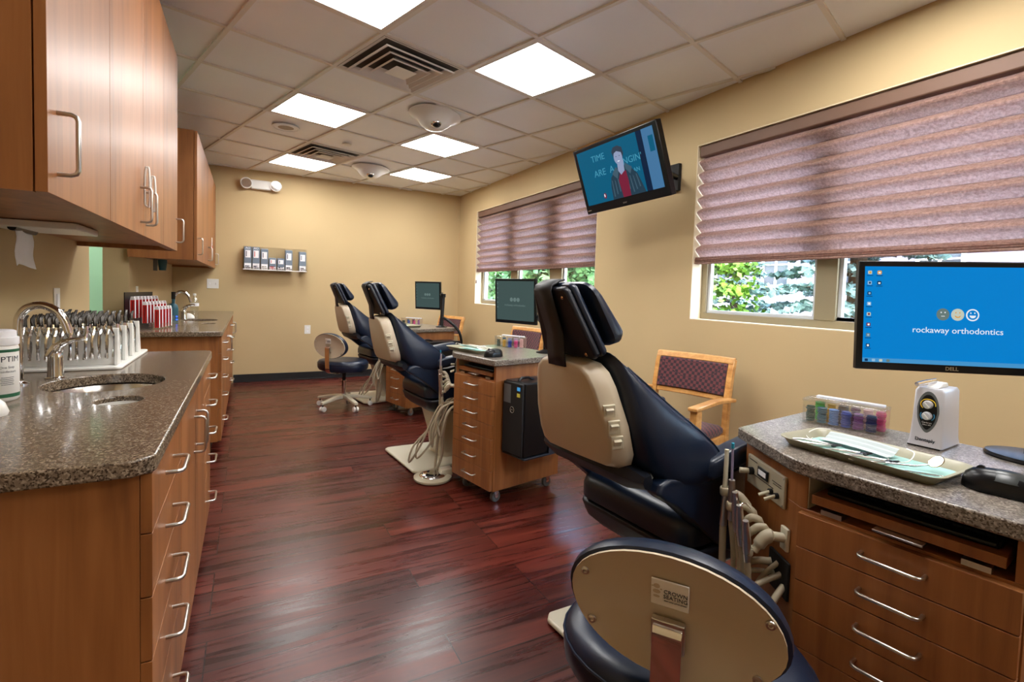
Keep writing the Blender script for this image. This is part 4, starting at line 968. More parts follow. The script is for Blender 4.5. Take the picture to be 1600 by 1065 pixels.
# ================================================================== SCREENS
def decal(parent, name, m, x0, x1, z0, z1, y, r=0):
    return MB().prism(rrect(x0, x1, z0, z1, r, 4) if r else [(x0, z0), (x1, z0), (x1, z1), (x0, z1)], y-.0003, y, 'y').build(name, m, parent)
def fx_(x, z, y): return face_mx((x, y, z), (1, 0, 0), (0, 0, 1))
def logo(parent, y, cx, cz, k, soft=False):
    ms = ['scr_soft']*3 if soft else ['scr_soft', 'scr_cream', 'scr_white']
    for i, x in enumerate((-.0165, 0, .0165)):
        g_ = MB().prism(ell(cx+x*k, cz+.011*k, .0073*k, .0078*k, 24), y-.0006, y-.0002, 'y').build('smiley_face', ms[i], parent)
        if not soft:
            mm = 'scr_grey' if i < 2 else 'scr_blue'
            if i == 2: MB().prism(ell(cx+x*k, cz+.011*k, .0058*k, .0062*k, 24), y-.0009, y-.0007, 'y').build('face_fill', 'scr_blue', g_)
            em = 'scr_white' if i == 2 else 'scr_soft'
            if i == 1: em = 'scr_orange'
            if i == 0: em = 'scr_white'
            b = MB()
            for s_ in (-1, 1): b.prism(ell(cx+x*k+s_*.0022*k, cz+.0135*k, .0007*k, .001*k, 10), y-.0012, y-.0010, 'y')
            if i == 0: b.prism([(cx+(x-.002)*k, cz+.0083*k), (cx+(x+.002)*k, cz+.0083*k), (cx+(x+.002)*k, cz+.009*k), (cx+(x-.002)*k, cz+.009*k)], y-.0012, y-.0010, 'y')
            else:
                arc = [(cx+(x+.0036*math.cos(R(a)))*k, cz+(.0105+.0036*math.sin(R(a)))*k) for a in range(200, 341, 20)]
                arc2 = [(cx+(x+(.0026 if i == 1 else .0036)*math.cos(R(a)))*k, cz+(.0107+(.0024 if i == 1 else .0004)*math.sin(R(a)))*k) for a in range(340, 199, -20)]
                b.prism(arc+arc2, y-.0012, y-.0010, 'y')
            b.build('face_features', em, g_)
    text('rockaway orthodontics', .0108*k, 'scr_soft' if soft else 'scr_white', parent, fx_(cx, cz-.010*k, y-.0004), 'screen_lettering', extrude=.0002)
def monitor(label, loc, rot, w, h_, bright, group):
    t = thing('computer_monitor', label, 'monitor', loc, group=group, rot=rot)
    MB().box(-w/2, w/2, -.004, .018, -h_/2, h_/2).build('bezel', 'black', t, bev=.003)
    MB().box(-w/2+.03, w/2-.03, .0185, .045, -h_/2+.03, h_/2-.03).build('rear_housing', 'matteblack', t, bev=.006)
    MB().box(-.05, .05, .0455, .055, -.05, .05).build('mount_plate', 'matteblack', t, bev=.002)
    bz = .017
    s_ = MB().box(-w/2+bz, w/2-bz, -.0052, -.0042, -h_/2+bz+.006, h_/2-bz).build('screen', 'scr_blue' if bright else 'scr_grey', t)
    return t, s_
mt, scr = monitor('large wide monitor with a bright blue desktop at the right edge', (1.895, .718, 1.217), (R(-2.5), R(-.6), R(-39.5)), .52, .338, True, None)
logo(scr, -.0054, .010, -.018, 2.35)
w2, h2 = .26-.017, .169-.017
tb_ = decal(scr, 'taskbar', 'scr_ltblue', -w2, w2, -.169+.023, -.169+.036, -.0054)
for i, x in enumerate((.006, .026, .046, .066)): decal(tb_, 'taskbar_icon', ['scr_navy', 'scr_icon', 'scr_cream', 'scr_soft'][i], -w2+x, -w2+x+.009, -.144, -.136, -.0058, .002)
icm = ['scr_cream', 'scr_icon', 'scr_navy', 'scr_icon', 'scr_cream', 'scr_red', 'scr_soft', 'scr_navy']
for i in range(8):
    z = .133-i*.0325; ic = decal(scr, 'desktop_icon', icm[i], -w2+.008, -w2+.019, z-.0055, z+.0055, -.0054, .002)
    decal(ic, 'icon_detail', ['scr_orange', 'scr_navy', 'scr_icon', 'scr_white', 'scr_red', 'scr_white', 'scr_icon', 'scr_white'][i], -w2+.011, -w2+.0165, z-.003, z+.003, -.0058, .001)
    decal(ic, 'icon_caption', 'scr_navy', -w2+.005, -w2+.022, z-.0105, z-.0085, -.0056)
for i, z in enumerate((.133, .1005)):
    ic = decal(scr, 'desktop_icon', ['scr_orange', 'scr_navy'][i], -w2+.034, -w2+.046, z-.006, z+.006, -.0054, .003); decal(ic, 'icon_detail', 'scr_white', -w2+.037, -w2+.043, z-.003, z+.002, -.0058, .001)
    decal(ic, 'icon_caption', 'scr_navy', -w2+.031, -w2+.049, z-.011, z-.009, -.0056)
text('DELL', .0155, 'nickel', mt, fx_(0, -.1575, -.0044), bold=.0003)
MON = []
for lb, loc, yaw in (('dark grey-green monitor on an arm over the middle drawer cart', (1.684, 3.143, 1.186), -68.4), ('dark grey-green monitor in front of the far wall, on the farthest cart', (1.829, 5.551, 1.18), -59.1)):
    q, sc_ = monitor(lb, loc, (R(3.3), 0, R(yaw)), .38 if yaw < -60 else .38, .32, False, 'dark monitors on the carts')
    MON.append(q); logo(sc_, -.0054, 0, -.01, 1.9, True)
    for i in range(6): decal(sc_, 'desktop_icon', 'scr_soft', -.168, -.160, .12-i*.034, .128-i*.034, -.0054)
def part_in(parent, b, name, m, **kw):
    inv = parent.matrix_basis.inverted(); b.v = [tuple(inv @ Vector(p)) for p in b.v]; return b.build(name, m, parent, **kw)
def monarm(mon, base, pts, rad=.014, disc=.06):
    b = MB(); b.lathe([(disc, 0), (disc, .006), (disc*.5, .016), (.018, .022), (.001, .022)], 24, base); part_in(mon, b, 'arm_base', 'black', smooth=True)
    for i in range(len(pts)-1):
        b = MB(); b.tube([pts[i], pts[i+1]], rad if i else rad*1.1, 12); part_in(mon, b, 'arm_segment', 'black', smooth=True)
    for p in pts[1:-1]:
        p = Vector(p); b = MB(); b.cyl(p-Vector((0, 0, .018)), p+Vector((0, 0, .018)), rad*1.5); part_in(mon, b, 'arm_joint', 'black', smooth=True)
def behind(mon, d=.075): return tuple(mon.matrix_basis @ Vector((0, d, 0)))
b2 = on_cart(s2, .50, .12); e2 = behind(MON[0]); monarm(MON[0], b2, [(b2[0], b2[1], .87), (b2[0], b2[1], 1.02), (e2[0]+.06, e2[1]-.06, 1.12), (e2[0]+.05, e2[1]+.02, 1.186), tuple(MON[0].matrix_basis @ Vector((0, .05, 0)))])
b3 = on_cart(s3, .455, .12); e3 = behind(MON[1]); monarm(MON[1], b3, [(b3[0], b3[1], .87), (b3[0]+.03, b3[1]+.05, 1.19), (e3[0]+.10, e3[1]-.02, 1.20), tuple(MON[1].matrix_basis @ Vector((0, .05, 0)))], .018)
B3 = Vector(b3); b = MB(); b.tube(bez([B3+Vector(p) for p in ((.01, 0, .10), (.05, -.08, .07), (.12, -.17, -.02), (.15, -.19, -.12), (.16, -.17, -.24))], 6), .014, 12); part_in(MON[1], b, 'cable_sleeve', 'black', smooth=True)
sx, sy = 1.80, .475; SM = Matrix.Translation((sx, sy, .8602)) @ Matrix.Rotation(R(10), 4, 'Z')
b = MB(); b.loft([[(x, y, z) for x, y in ell(0, 0, r_, r2_, 32)] for r_, r2_, z in ((.085, .11, 0), (.088, .113, .004), (.085, .11, .011), (.07, .095, .014))], mx=SM); ft = part_in(mt, b, 'stand_foot', 'black', smooth=True)
b = MB(); b.loft([[(x, y, z) for x, y in rrect(-hx_+o_, hx_+o_, -.035, .035, .012, 3)] for z, hx_, o_ in ((.0145, .035, .015), (.05, .034, .017), (.075, .030, .025), (.095, .02, .035))], mx=SM); part_in(mt, b, 'stand_neck', 'matteblack', smooth=True)
b = MB(); b.tube(bez([(1.835, .465, .95), (1.91, .42, 1.0), (2.04, .50, 1.08), (2.04, .66, 1.17), tuple(mt.matrix_basis @ Vector((0, .05, 0)))], 6), .014, 12); part_in(mt, b, 'stand_arm', 'matteblack', smooth=True)
# wall television
t = thing('wall_television', 'flat television tilted down from the window wall, between the two blinds', 'television', (2.275, 2.784, 2.11), rot=(R(19.2), R(-3.0), R(-83.7)))
w, h_ = .78, .48
MB().box(-w/2, w/2, -.006, .05, -h_/2, h_/2).build('bezel', 'black', t, bev=.006)
MB().box(-.28, .28, .0505, .085, -.17, .17).build('rear_housing', 'matteblack', t, bev=.01)
tm = t.matrix_basis.copy()
SW, S0, S1 = .355, -.178, .213
sc_ = MB().box(-SW, SW, -.0075, -.0064, S0, S1).build('screen', 'tv_teal', t); y = -.0079
decal(sc_, 'picture_door_frame', 'tv_frame', .215, .262, S0, S1, y); decal(sc_, 'picture_wall', 'tv_panel', .262, SW, S0, S1, y)
decal(sc_, 'picture_poster', 'tv_teal', .305, .345, .06, .16, y-.0003)
text('TIME', .062, 'tv_chalk', sc_, fx_(-.155, .135, y-.0002), 'chalk_writing'); text('ARE  A', .066, 'tv_chalk', sc_, fx_(-.125, .03, y-.0002), 'chalk_writing'); text("NGIN'", .062, 'tv_chalk', sc_, fx_(.145, .055, y-.0002), 'chalk_writing'); text('AN', .04, 'tv_chalk', sc_, fx_(.165, -.02, y-.0002), 'chalk_writing')
def pic(name, m, pts, dy):
    if name != 'channel_mark': pts = [(.05+(px_-.05)*1.15, S0+(pz_-S0)*1.04) for px_, pz_ in pts]
    return MB().prism(pts, y-dy-.0003, y-dy, 'y').build(name, m, sc_)
pic('picture_coat', 'tv_coat', [(-.075, S0), (-.07, -.09), (-.055, -.03), (-.02, .0), (.02, .03), (.06, .025), (.11, .0), (.15, -.05), (.17, -.12), (.185, S0)], .0004)
for k in range(9): pic('coat_fleck', 'tv_coat2', [(-.06+k*.026, -.16+.012*(k % 3)), (-.052+k*.026, -.16+.012*(k % 3)), (-.05+k*.024, -.05-.012*(k % 2)), (-.056+k*.024, -.05)], .0007)
pic('picture_shirt', 'scr_red', [(.01, S0), (.0, -.06), (.02, -.02), (.07, -.01), (.075, -.08), (.07, S0)], .0009)
pic('picture_neck', 'tv_skin', [(.012, .0), (.03, -.03), (.06, -.01), (.068, .06), (.018, .06)], .0012)
pic('picture_collar', 'tv_coat2', [(-.04, -.01), (.0, .03), (.015, .0), (-.005, -.05)], .0014); pic('picture_collar', 'tv_coat2', [(.07, .04), (.12, .0), (.1, -.04), (.07, .0)], .0014)
pic('picture_face', 'tv_skin', ell(.034, .085, .033, .048, 24), .0016)
pic('picture_hair', 'tv_hair', [(-.002, .095), (-.008, .13), (.01, .155), (.045, .158), (.075, .14), (.08, .10), (.068, .075), (.064, .11), (.03, .125), (.004, .115)], .0019)
for x_ in (.02, .046): pic('picture_eye', 'tv_hair', ell(x_, .092, .004, .0025, 10), .0021)
pic('picture_mouth', 'scr_white', ell(.033, .06, .010, .003, 12), .0021)
pic('channel_mark', 'scr_red', ell(-.165, -.135, .014, .02, 16), .0008); pic('channel_mark', 'scr_white', ell(-.168, -.133, .005, .012, 12), .0012)
text('SONY', .014, 'nickel', t, fx_(0, -.215, -.0066)); decal(t, 'lower_left_badge', 'nickel', -.375, -.34, -.217, -.211, -.0066)
t = thing('television_bracket', 'black swivel bracket holding the television to the window wall', 'bracket', (WX1-.002, 2.79, 2.14))
MB().box(-.03, -.0, -.05, .05, -.10, .10).build('wall_plate', 'matteblack', t, bev=.004)
inv = t.matrix_basis.inverted(); e_ = inv @ (tm @ Vector((0, .087, 0)))
MB().tube([(-.03, -.03, 0), (-.22, -.10, .0)], .02, 12).build('arm_segment', 'black', t, smooth=True); MB().tube([(-.22, -.10, 0), e_], .02, 12).build('arm_segment', 'black', t, smooth=True)
MB().cyl((-.22, -.10, -.035), (-.22, -.10, .035), .028).build('joint', 'black', t, smooth=True)

# ================================================================== THINGS ON THE CARTS
def band_box(label, loc, rz, gname):
    t = thing('acrylic_box', label, 'box', loc, rz, 'clear boxes of elastic rings on the carts')
    L, W_, H = .215, .085, .07; b = MB()
    b.box(0, L, 0, W_, .0, .003); b.box(0, L, 0, .002, .0032, H); b.box(0, L, W_-.002, W_, .0032, H); b.box(0, .002, .0022, W_-.0022, .0032, H); b.box(L-.002, L, .0022, W_-.0022, .0032, H); b.box(L/2-.001, L/2+.001, .0022, W_-.0022, .0032, H)
    b.build('tub', 'acrylic', t)
    MB().box(-.002, L+.002, -.002, W_+.002, H+.0005, H+.008).build('lid', 'lidm', t, bev=.001)
    MB().box(.02, L-.01, W_-.03, W_-.005, H+.0062, H+.013).build('lid_handle', mat('frosted_white', srgb(215, 218, 224), .3), t, bev=.002)
    return t
cols = [('dark_green', srgb(12, 72, 66)), ('bright_green', srgb(40, 170, 70)), ('teal_blue', srgb(20, 105, 130)), ('yellow', srgb(216, 176, 70)), ('pale_blue', srgb(90, 140, 205)), ('charcoal', srgb(40, 44, 60)), ('royal_blue', srgb(30, 72, 180)), ('deep_purple', srgb(92, 30, 84)),
        ('violet', srgb(140, 84, 150)), ('pale_pink', srgb(235, 190, 190)), ('navy_blue', srgb(22, 34, 96)), ('hot_pink', srgb(225, 60, 140))]
for n_, c_ in cols: M['el_'+n_] = mat('elastic_'+n_, c_, .45)
_rg = random.Random(3)
def ring_stack(n_, label, loc, nh):
    t = MB(); pr = [(.0035, 0)]
    for k in range(nh): z = k*.0055; rr = .0128+_rg.uniform(-.0012, .0022); pr += [(rr-.003, z), (rr, z+.001), (rr, z+.0038), (rr-.003, z+.005)]
    pr.append((.0045, nh*.0055)); t.lathe(pr, 14)
    o = t.build('elastic_ring_stack', 'el_'+n_, smooth=True); o.location = loc; tag(o, label, 'elastic rings', 'stacks of coloured elastic rings in the clear boxes'); return o
def fill_box(bx, where, idx):
    for k, i in enumerate(idx):
        x = .016+.0165*k*12/len(idx); y_ = .026 if k % 2 == 0 else .060
        v = Matrix.Rotation(bx.rotation_euler.z, 4, 'Z') @ Vector((x, y_, .0034))
        ring_stack(cols[i][0], '%s stack of elastic rings in the clear box on the %s cart' % (cols[i][0].replace('_', ' '), where), (v.x+bx.location.x, v.y+bx.location.y, bx.location.z+.0034), 11 if k % 2 else 9)
bx = band_box('clear box of coloured elastic rings behind the instrument tray on the near cart', (1.599, .979, .8602), math.atan2(-.209, .053), 1); fill_box(bx, 'near', [0, 1, 2, 3, 4, 5, 6, 7, 8, 9, 10, 11])
p = on_cart(s2, .42, .56); bx = band_box('clear box of coloured elastic rings on the middle cart, beside its monitor', (p[0], p[1], .8602), R(-62), 1); fill_box(bx, 'middle', [0, 2, 3, 4, 6, 8, 11, 9])
p = on_cart(s3, .20, .50); bx = band_box('clear box of coloured elastic rings on the farthest cart', (p[0], p[1], .8602), R(-50), 1); fill_box(bx, 'farthest', [0, 2, 6, 7, 11, 8])
def tray(label, loc, rz, full):
    t = thing('instrument_tray', label, 'tray', loc, rz, 'instrument trays on the carts'); L, W_ = .36, .20
    b = MB(); rings = []
    for k, z in ((.0, .002), (.004, .0), (.0, .0)): pass
    def rr(g_, z): return [(x, y, z) for x, y in rrect(-L/2-g_, L/2+g_, -W_/2-g_, W_/2+g_, .035+g_, 6)]
    b.loft([rr(-.018, .0), rr(-.004, .018), rr(.004, .021), rr(.004, .0225), rr(-.007, .0195), rr(-.021, .003)]); b.build('tray', 'traym', t, smooth=True)
    MB().prism(rrect(-L/2+.025, L/2-.025, -W_/2+.025, W_/2-.025, .015, 4), .0034, .0042).build('paper_liner', 'mask', t)
    return t
ty = tray('khaki instrument tray with a mask, pliers and mirror on the near cart', (1.392, .678, .8602), math.atan2(.834-.510, 1.30-1.31)+pi, True)
# tray contents (things resting on the tray)
TM = ty.matrix_basis.copy()
def on_tray(x, y, z=.0046): v = TM @ Vector((x, y, z)); return (v.x, v.y, v.z)
RZ = ty.rotation_euler.z
t = thing('face_mask', 'pale pleated face mask with ear loops lying in the near tray', 'face mask', on_tray(-.045, .040), RZ+R(-3))
b = MB(); vs = []
for i in range(9):
    for j in range(15): x_ = -.085+.17*j/14; yy = -.026+.052*i/8; vs.append((x_, yy, .004+.002*(i % 2)+.005*(1-(x_/.1)**2)+.016*max(0, yy/.026)))
b.add(vs, [(i*15+j, i*15+j+1, (i+1)*15+j+1, (i+1)*15+j) for i in range(8) for j in range(14)]); b.build('mask_body', mat('mask_cloth', srgb(178, 190, 192), .8), t, thick=.001)
for s_ in (-1, 1): MB().tube(bez([(s_*.094, .04, .024), (s_*.12, .02, .022), (s_*.125, -.02, .008), (s_*.10, -.045, .004), (s_*.094, -.04, .008)], 5), .0014, 6).build('ear_loop', 'white', t, smooth=True)
for k, (x_, y_, a, lb) in enumerate(((-.015, -.022, 52, 'steel dental pliers lying in the middle of the near tray'), (.045, -.026, 48, 'steel dental pliers lying nearest the mirror in the near tray'), (-.095, -.015, 35, 'steel dental pliers lying at the left end of the near tray'))):
    r = thing('dental_pliers', lb, 'pliers', on_tray(x_, y_, .0085), RZ+R(a)); r.scale = (1.05, 1.2, 1.2)
    b = MB()
    for s_ in (-1, 1): b.tube(bez([(.01, s_*.003, 0), (-.015, s_*.012, 0), (-.05, s_*.014, .001), (-.075, s_*.006, .001)], 4), [.0036]*12+[.0025], 8)
    b.build('handles', 'nickel', r, smooth=True)
    b = MB(); b.ball((.012, 0, .001), .009, .0075, .0034, 10, 6); b.tube([(.015, .002, 0), (.035, .006, .002)], [.003, .001], 6); b.tube([(.015, -.002, 0), (.035, .002, .002)], [.003, .001], 6); b.build('beaks', 'black', r, smooth=True)
t = thing('mouth_mirror', 'small round dental mirror on a steel handle at the right end of the near tray', 'dental mirror', on_tray(.092, -.008, .007), RZ+R(34))
b = MB(); b.tube([(-.075, 0, 0), (.01, 0, .004), (.035, 0, .012)], [.0028, .0026, .0016], 8); b.build('handle', 'chrome', t, smooth=True)
mx = Matrix.Translation((.048, 0, .022)) @ Matrix.Rotation(R(-62), 4, 'Z') @ Matrix.Rotation(R(48), 4, 'X')
MB().lathe([(.016, -.001), (.0178, 0), (.0162, .0015), (.0155, .0005), (.001, .0005)], 24, mx=mx).build('mirror', mat('mirror_face', (.5, .43, .32, 1), .15, 1), t, smooth=True)
t = thing('dental_probe', 'thin steel probe lying beside the mirror in the near tray', 'dental probe', on_tray(.12, -.035, .0065), RZ+R(34))
MB().tube([(-.05, 0, 0), (-.02, 0, 0), (.03, 0, 0), (.045, .002, .001)], [.001, .0022, .0022, .0008], 8).build('shaft', 'chrome', t, smooth=True)
p = on_cart(s2, .12, .40); tray('tray with white papers on the middle cart', (p[0], p[1], .8602), R(12+92), False)
PM = Matrix.Translation((p[0], p[1], .87)) @ Matrix.Rotation(R(104), 4, 'Z')
t = thing('face_mask', 'white face mask lying on the tray of the middle cart', 'face mask', tuple(PM @ Vector((.03, .0, -.002))), R(104))
b = MB(); b.add([(x_*1.1, y_*1.2, z+.004) for x_, y_, z in vs], [(i*15+j, i*15+j+1, (i+1)*15+j+1, (i+1)*15+j) for i in range(8) for j in range(14)]); b.build('mask_body', 'white', t, thick=.001)
for s_ in (-1, 1): MB().tube(bez([(s_*.10, .045, .026), (s_*.13, .02, .03), (s_*.13, -.02, .02), (s_*.10, -.045, .014)], 5), .0014, 6).build('ear_loop', 'white', t, smooth=True)
p = on_cart(s3, .13, .30); tray('tray on the farthest cart', (p[0], p[1], .8602), R(15+90), False)
def mouse(label, loc, rz):
    t = thing('computer_mouse', label, 'mouse', loc, rz, 'black computer mice on the carts'); b = MB(); rings = []
    for z, k, sx in ((.001, .93, 1), (.006, 1.0, 1), (.014, .98, .98), (.024, .86, .92), (.032, .62, .75), (.036, .3, .4), (.037, .05, .05)):
        rings.append([((.058*math.cos(2*pi*i/24)*sx-.004*(1-k)), .034*k*math.sin(2*pi*i/24)*(1-.16*math.exp(-(math.cos(2*pi*i/24)*3)**2)), z) for i in range(24)])
    b.loft(rings); b.build('body', 'black', t, smooth=True)
    b = MB(); rings = []
    for z, k in ((.0225, .90), (.033, .64), (.0368, .32), (.0378, .05)): rings.append([(.052*k*math.cos(2*pi*i/20)-.008, .031*k*math.sin(2*pi*i/20), z) for i in range(20)])
    b.loft(rings); b.build('top_shell', mat('mouse_shell', srgb(48, 52, 52), .3), t, smooth=True)
    MB().cyl((.03, -.003, .030), (.03, .003, .030), .008, seg=12).build('scroll_wheel', 'matteblack', t)
    return t
m1 = mouse('black and grey computer mouse at the right end of the near cart', (1.405, .428, .8602), R(100)); m1.scale = (1.12, 1.12, 1.35)
copy_thing(m1, 'black computer mouse at the front corner of the middle cart', (1.30, 2.68, .8602), R(190))
p = on_cart(s3, .03, .22); copy_thing(m1, 'black computer mouse on the farthest cart', (p[0], p[1], .8602), R(190))
def keyboard(label, s, full):
    p = on_cart(s, .10, .20); t = thing('keyboard', label, 'keyboard', (p[0], p[1], .7785), s.rotation_euler.z, 'black keyboards in the carts')
    b = MB(); b.prism([(-.075, 0), (.085, 0), (.085, .018), (.07, .02), (-.062, .010), (-.075, .006)], -.155, .155, 'y'); b.build('body', 'matteblack', t, bev=.003)
    b = MB()
    for r_ in range(5):
        for c_ in range(17): x = -.045+r_*.023; z = .0128+r_*.0017; y_ = -.145+c_*.0172; b.box(x-.0085, x+.0085, y_, y_+.0150, z, z+.005)
    b.build('keys', 'black', t)
    b = MB(); b.tube([(-.077, -.15, .007), (-.080, 0, .006), (-.077, .15, .007)], .006, 8); b.build('wrist_edge', 'black', t, smooth=True)
keyboard('black keyboard on the pull-out shelf of the near cart', s1, True); keyboard('black keyboard on the pull-out shelf of the middle cart', s2, True)
# ultrasonic scaler
t = thing('scaler_unit', 'tall silver scaler unit with two round dials on the near cart', 'dental scaler', (1.655, .63, .8602), math.atan2(.637-.626, 1.778-1.655)+0)
b = MB(); rings = []
for z, x0, x1, y0, y1 in ((.004, -.008, .132, -.003, .076), (.02, -.004, .128, -.001, .073), (.08, .0, .123, .0, .070), (.155, .002, .12, .002, .068), (.163, .006, .116, .006, .064)): rings.append([(x, y, z) for x, y in rrect(x0, x1, y0, y1, .006, 3)])
b.loft(rings); b.build('case', 'silver', t, smooth=True)
MB().box(-.008, .13, .001, .074, .0, .0038).build('foot', 'black', t)
sm = Matrix(((0, -1, 0, -.0035), (1, 0, 0, .035), (0, 0, 1, 0), (0, 0, 0, 1)))  # local panel frame: x along case y
def sp(pts, d0, d1, name, m, par): # pts (yy, z) on front face, -x outward; slight lean follows the case
    b = MB(); n = len(pts)
    def X(z): return -.0035+.006*(z/.155)
    b.add([(X(z)-d0, yy, z) for yy, z in pts]+[(X(z)-d1, yy, z) for yy, z in pts], [tuple(range(n)), tuple(range(2*n-1, n-1, -1))]+[(i, n+i, n+(i+1) % n, (i+1) % n) for i in range(n)]); return b.build(name, m, par)
pn = [(.035+.0205*math.cos(a)*(1 if math.sin(a) > 0 else .95-.28*abs(math.sin(a))**3), .098+.048*math.sin(a)) for a in [2*pi*i/36 for i in range(36)]]
pn = [(.035+(y_-.035)*1.0, z) for y_, z in pn]
fp_ = sp([(.035+(y_-.035)*1.22, .098+(z-.098)*1.18) for y_, z in pn], -.001, .001, 'panel_surround', 'grey', t); fp = sp(pn, .0012, .002, 'dial_panel', 'black', t)
for z, m_ in ((.119, mat('dial_yellow', srgb(225, 190, 40), .5)), (.088, mat('dial_blue', srgb(50, 130, 175), .5))):
    arc = [(.035-.0165*math.cos(R(a)), z+.0145*math.sin(R(a))) for a in range(-10, 231, 12)] if z > .1 else [(.035-.0155*math.cos(R(a)), z+.0135*math.sin(R(a))) for a in list(range(150, 231, 10))]
    for seg_ in ([arc] if z > .1 else [arc, [(.07-p_[0], p_[1]) for p_ in arc]]):
        b = MB(); b.tube([(-.0035+.006*(zz/.155)-.0024, yy, zz) for yy, zz in seg_], .0011, 6); b.build('dial_arc', m_, fp, smooth=True)
    mx = Matrix.Translation((-.0035+.006*(z/.155)-.002, .035, z)) @ Matrix.Rotation(R(-92), 4, 'Y')
    k_ = MB().lathe([(.0115, 0), (.011, .006), (.0095, .010), (.001, .0105)], 24, mx=mx).build('dial_knob', 'silver', fp, smooth=True)
    MB().box(-.0085, .0085, -.0016, .0016, .0105, .0125, mx @ Matrix.Rotation(R(40), 4, 'Z')).build('pointer', 'white', k_)
text('Cavitron', .0062, 'paper', fp, face_mx((-.0027, .035, .069), (0, -1, 0), (0, 0, 1))); text('Select SPS', .0045, 'paper', fp, face_mx((-.0030, .035, .063), (0, -1, 0), (0, 0, 1)))
text('Dentsply', .0125, 'label', t, face_mx((-.0052, .036, .021), (0, -1, 0), (0, 0, 1)), bold=.0002)
b = MB(); b.prism([(.02, .1635), (.095, .1635), (.085, .176), (.05, .178), (.03, .168)], .02, .05, 'y'); b.build('handpiece_rest', 'white', t, bev=.003)
b = MB(); b.tube([(-.012, .06, .172), (.01, .053, .176), (.05, .037, .183)], [.006, .0062, .005], 12); b.build('handpiece', 'chrome', t, smooth=True)

# ================================================================== OUTDOORS
o = MB().box(WX1+.6, 60, -20, 60, -.5, -.3).build('ground', 'ground'); o['kind'] = 'structure'
def foliage(name, pts, m, parent, leaf, n, spread, seed, needle=False, flat=.5):
    rg = random.Random(seed); vs = []; fs = []
    for _ in range(n):
        c_ = Vector(rg.choice(pts)) if not callable(pts) else pts(rg)
        c_ = c_+Vector((rg.gauss(0, spread), rg.gauss(0, spread), rg.gauss(0, spread*flat)))
        d = Vector((rg.gauss(0, 1), rg.gauss(0, 1), rg.gauss(0, .5))).normalized(); w_ = d.orthogonal().normalized()
        w_.rotate(Matrix.Rotation(rg.uniform(0, 6.28), 3, d)); L = leaf*rg.uniform(.6, 1.3); wd = L*(.1 if needle else .36)
        k = len(vs); vs += [tuple(c_-d*L*.5), tuple(c_+w_*wd), tuple(c_+d*L*.5), tuple(c_-w_*wd)]; fs.append((k, k+1, k+2, k+3))
    b = MB(); b.add(vs, fs); return b.build(name, m, parent)
def spruce(label, loc, H_, Rr, seed, n=26000):
    t = thing('spruce_tree', label, 'tree', loc, group='trees and shrubs outside the windows'); rg = random.Random(seed)
    MB().tube([(0, 0, 0), (0, 0, H_)], [.14, .02], 10).build('trunk', 'bark', t, smooth=True)
    pts = []; br = MB(); tips = []
    z = .25
    while z < H_*.97:
        rr = Rr*(1-z/H_)+.1; nb = 9
        for k in range(nb):
            a = 2*pi*k/nb+rg.uniform(-.3, .3)+z*3; L = rr*rg.uniform(.8, 1.1); q = [Vector((math.cos(a)*L*s_, math.sin(a)*L*s_, z+.10*L*s_*(1-1.6*s_)*1.2)) for s_ in (0, .35, .7, 1)]
            br.tube(q, [.02, .014, .009, .004], 5)
            for s_ in range(1, 22):
                u = s_/21; p_ = q[0].lerp(q[3], u); p_.z = z+.10*L*u*(1-1.6*u)*1.2; side = Vector((-math.sin(a), math.cos(a), 0)); wd = .28*L*(1-u)*1.0+.06
                for m__ in range(3): tips.append(tuple(p_+side*rg.uniform(-wd, wd)+Vector((math.cos(a), math.sin(a), -.15))*rg.uniform(0, .1)))
        z += .21
    br.build('branches', 'bark', t)
    foliage('needles', tips, 'spruce', t, .105, n, .03, seed, False, .4)
    return t
sp1 = spruce('blue-green spruce tree outside the right half of the near window', (6.2, 3.25, -.3), 4.4, 1.45, 5)
sp2 = spruce('second blue-green spruce behind the blue screen, outside the near window', (7.9, .6, -.3), 5.0, 1.6, 6, 20000)
def bushy(label, loc, pts, m, leaf, n, seed, spread=.16, name='leafy_shrub'):
    t = thing(name, label, 'shrub', loc, group='trees and shrubs outside the windows'); rg = random.Random(seed)
    b = MB()
    for k in range(5):
        p_ = pts[k*len(pts)//5]; b.tube(bez([(0, 0, 0), (p_[0]*.3, p_[1]*.3, p_[2]*.5), p_], 4), [.05]*4+[.03]*4+[.015], 6)
    b.build('stems', 'bark', t); foliage('leaves', pts, m, t, leaf, n, spread, seed); return t
rg = random.Random(11)
pts = [(rg.uniform(-.4, .4), rg.uniform(-.62, .62), 1.15+rg.choice([.18, .5, .85, 1.3, 1.6])+rg.uniform(-.05, .05)) for _ in range(46)]
bushy('bright green young tree outside the left of the near window', (5.3, 4.75, -.3), pts, 'leaf', .085, 7000, 12, .11, 'young_tree')
pts = [(rg.uniform(-.9, .9), rg.uniform(-1.5, 1.5), rg.uniform(.2, 3.2)) for _ in range(260)]
bushy('dense green hedge outside the near end of the far window', (5.9, 8.8, -.3), pts, 'hedge', .15, 16000, 13, .2)
pts = [(rg.uniform(-.8, .8), rg.uniform(-2.0, 2.0), rg.uniform(.2, 3.4)) for _ in range(240)]
bushy('dense green hedge outside the far end of the far window', (7.0, 13.0, -.3), pts, 'hedge', .18, 14000, 14, .22)
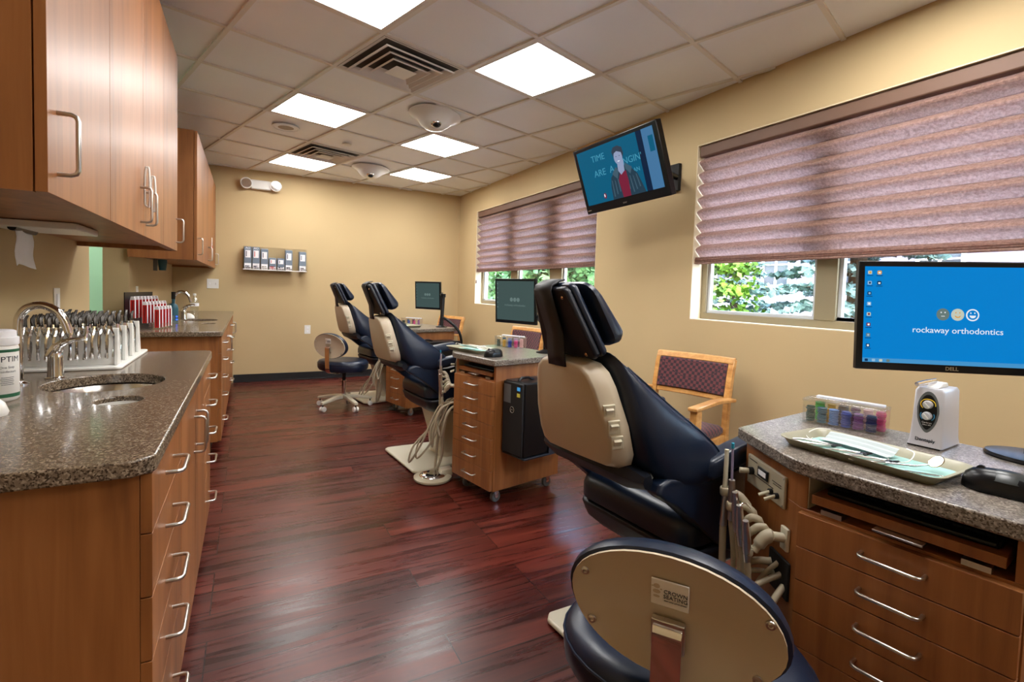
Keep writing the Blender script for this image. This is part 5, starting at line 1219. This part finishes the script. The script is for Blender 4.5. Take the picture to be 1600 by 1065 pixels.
spruce('blue-green spruce outside the extreme left of the near window', (9.4, 7.4, -.3), 3.8, 1.2, 8, 12000)
t = thing('neighbour_house', 'pale mauve house with white windows outside, behind the trees', 'house', (15, 6, -.3), 0)
MB().box(0, 6, -9, 12, 0, 6).build('wall', 'stucco', t)
for y_, z in ((4.3, 2.0), (2.2, 2.0), (6.6, 2.0), (0, 2.0)):
    w_ = MB(); w_.box(-.06, -.001, y_-.5, y_+.5, z-.05, z+.05); w_.box(-.06, -.001, y_-.5, y_+.5, z+1.35, z+1.45); w_.box(-.06, -.001, y_-.5, y_-.42, z+.05, z+1.35); w_.box(-.06, -.001, y_+.42, y_+.5, z+.05, z+1.35); w_.box(-.06, -.001, y_-.03, y_+.03, z+.05, z+1.35); w_.box(-.055, -.001, y_-.42, y_-.03, z+.68, z+.72); w_.box(-.055, -.001, y_+.03, y_+.42, z+.68, z+.72)
    wf = w_.build('window', 'white', t); MB().box(-.02, -.002, y_-.42, y_+.42, z+.05, z+1.35).build('pane', mat('house_pane', srgb(60, 64, 72), .1), wf)
b = MB(); b.prism([(-1.6, .95), (0, 1.7), (0, 1.82), (-1.6, 1.05)], -9, 9, 'y'); b.build('porch_roof', 'roofm', t)
b = MB(); b.prism([(-.6, 6), (6.6, 6), (3, 8.5)], -9.4, 12.4, 'y'); b.build('roof', 'roofm', t)

# ================================================================== LIGHT
w = bpy.data.worlds.new('world'); S.world = w; w.use_nodes = True; nt = w.node_tree
bg = nt.nodes['Background']; sky = nt.nodes.new('ShaderNodeTexSky'); sky.sky_type = 'HOSEK_WILKIE' if False else 'NISHITA'
sky.sun_elevation = R(50); sky.sun_rotation = R(200); sky.sun_disc = False; sky.air_density = 1; sky.dust_density = 2.5
nt.links.new(sky.outputs[0], bg.inputs[0]); bg.inputs[1].default_value = 3.2
sun = bpy.data.lights.new('sun', 'SUN'); sun.energy = 8.0; sun.angle = R(3); so = bpy.data.objects.new('sun', sun); COL.objects.link(so)
so.rotation_euler = (R(48), 0, R(-150))
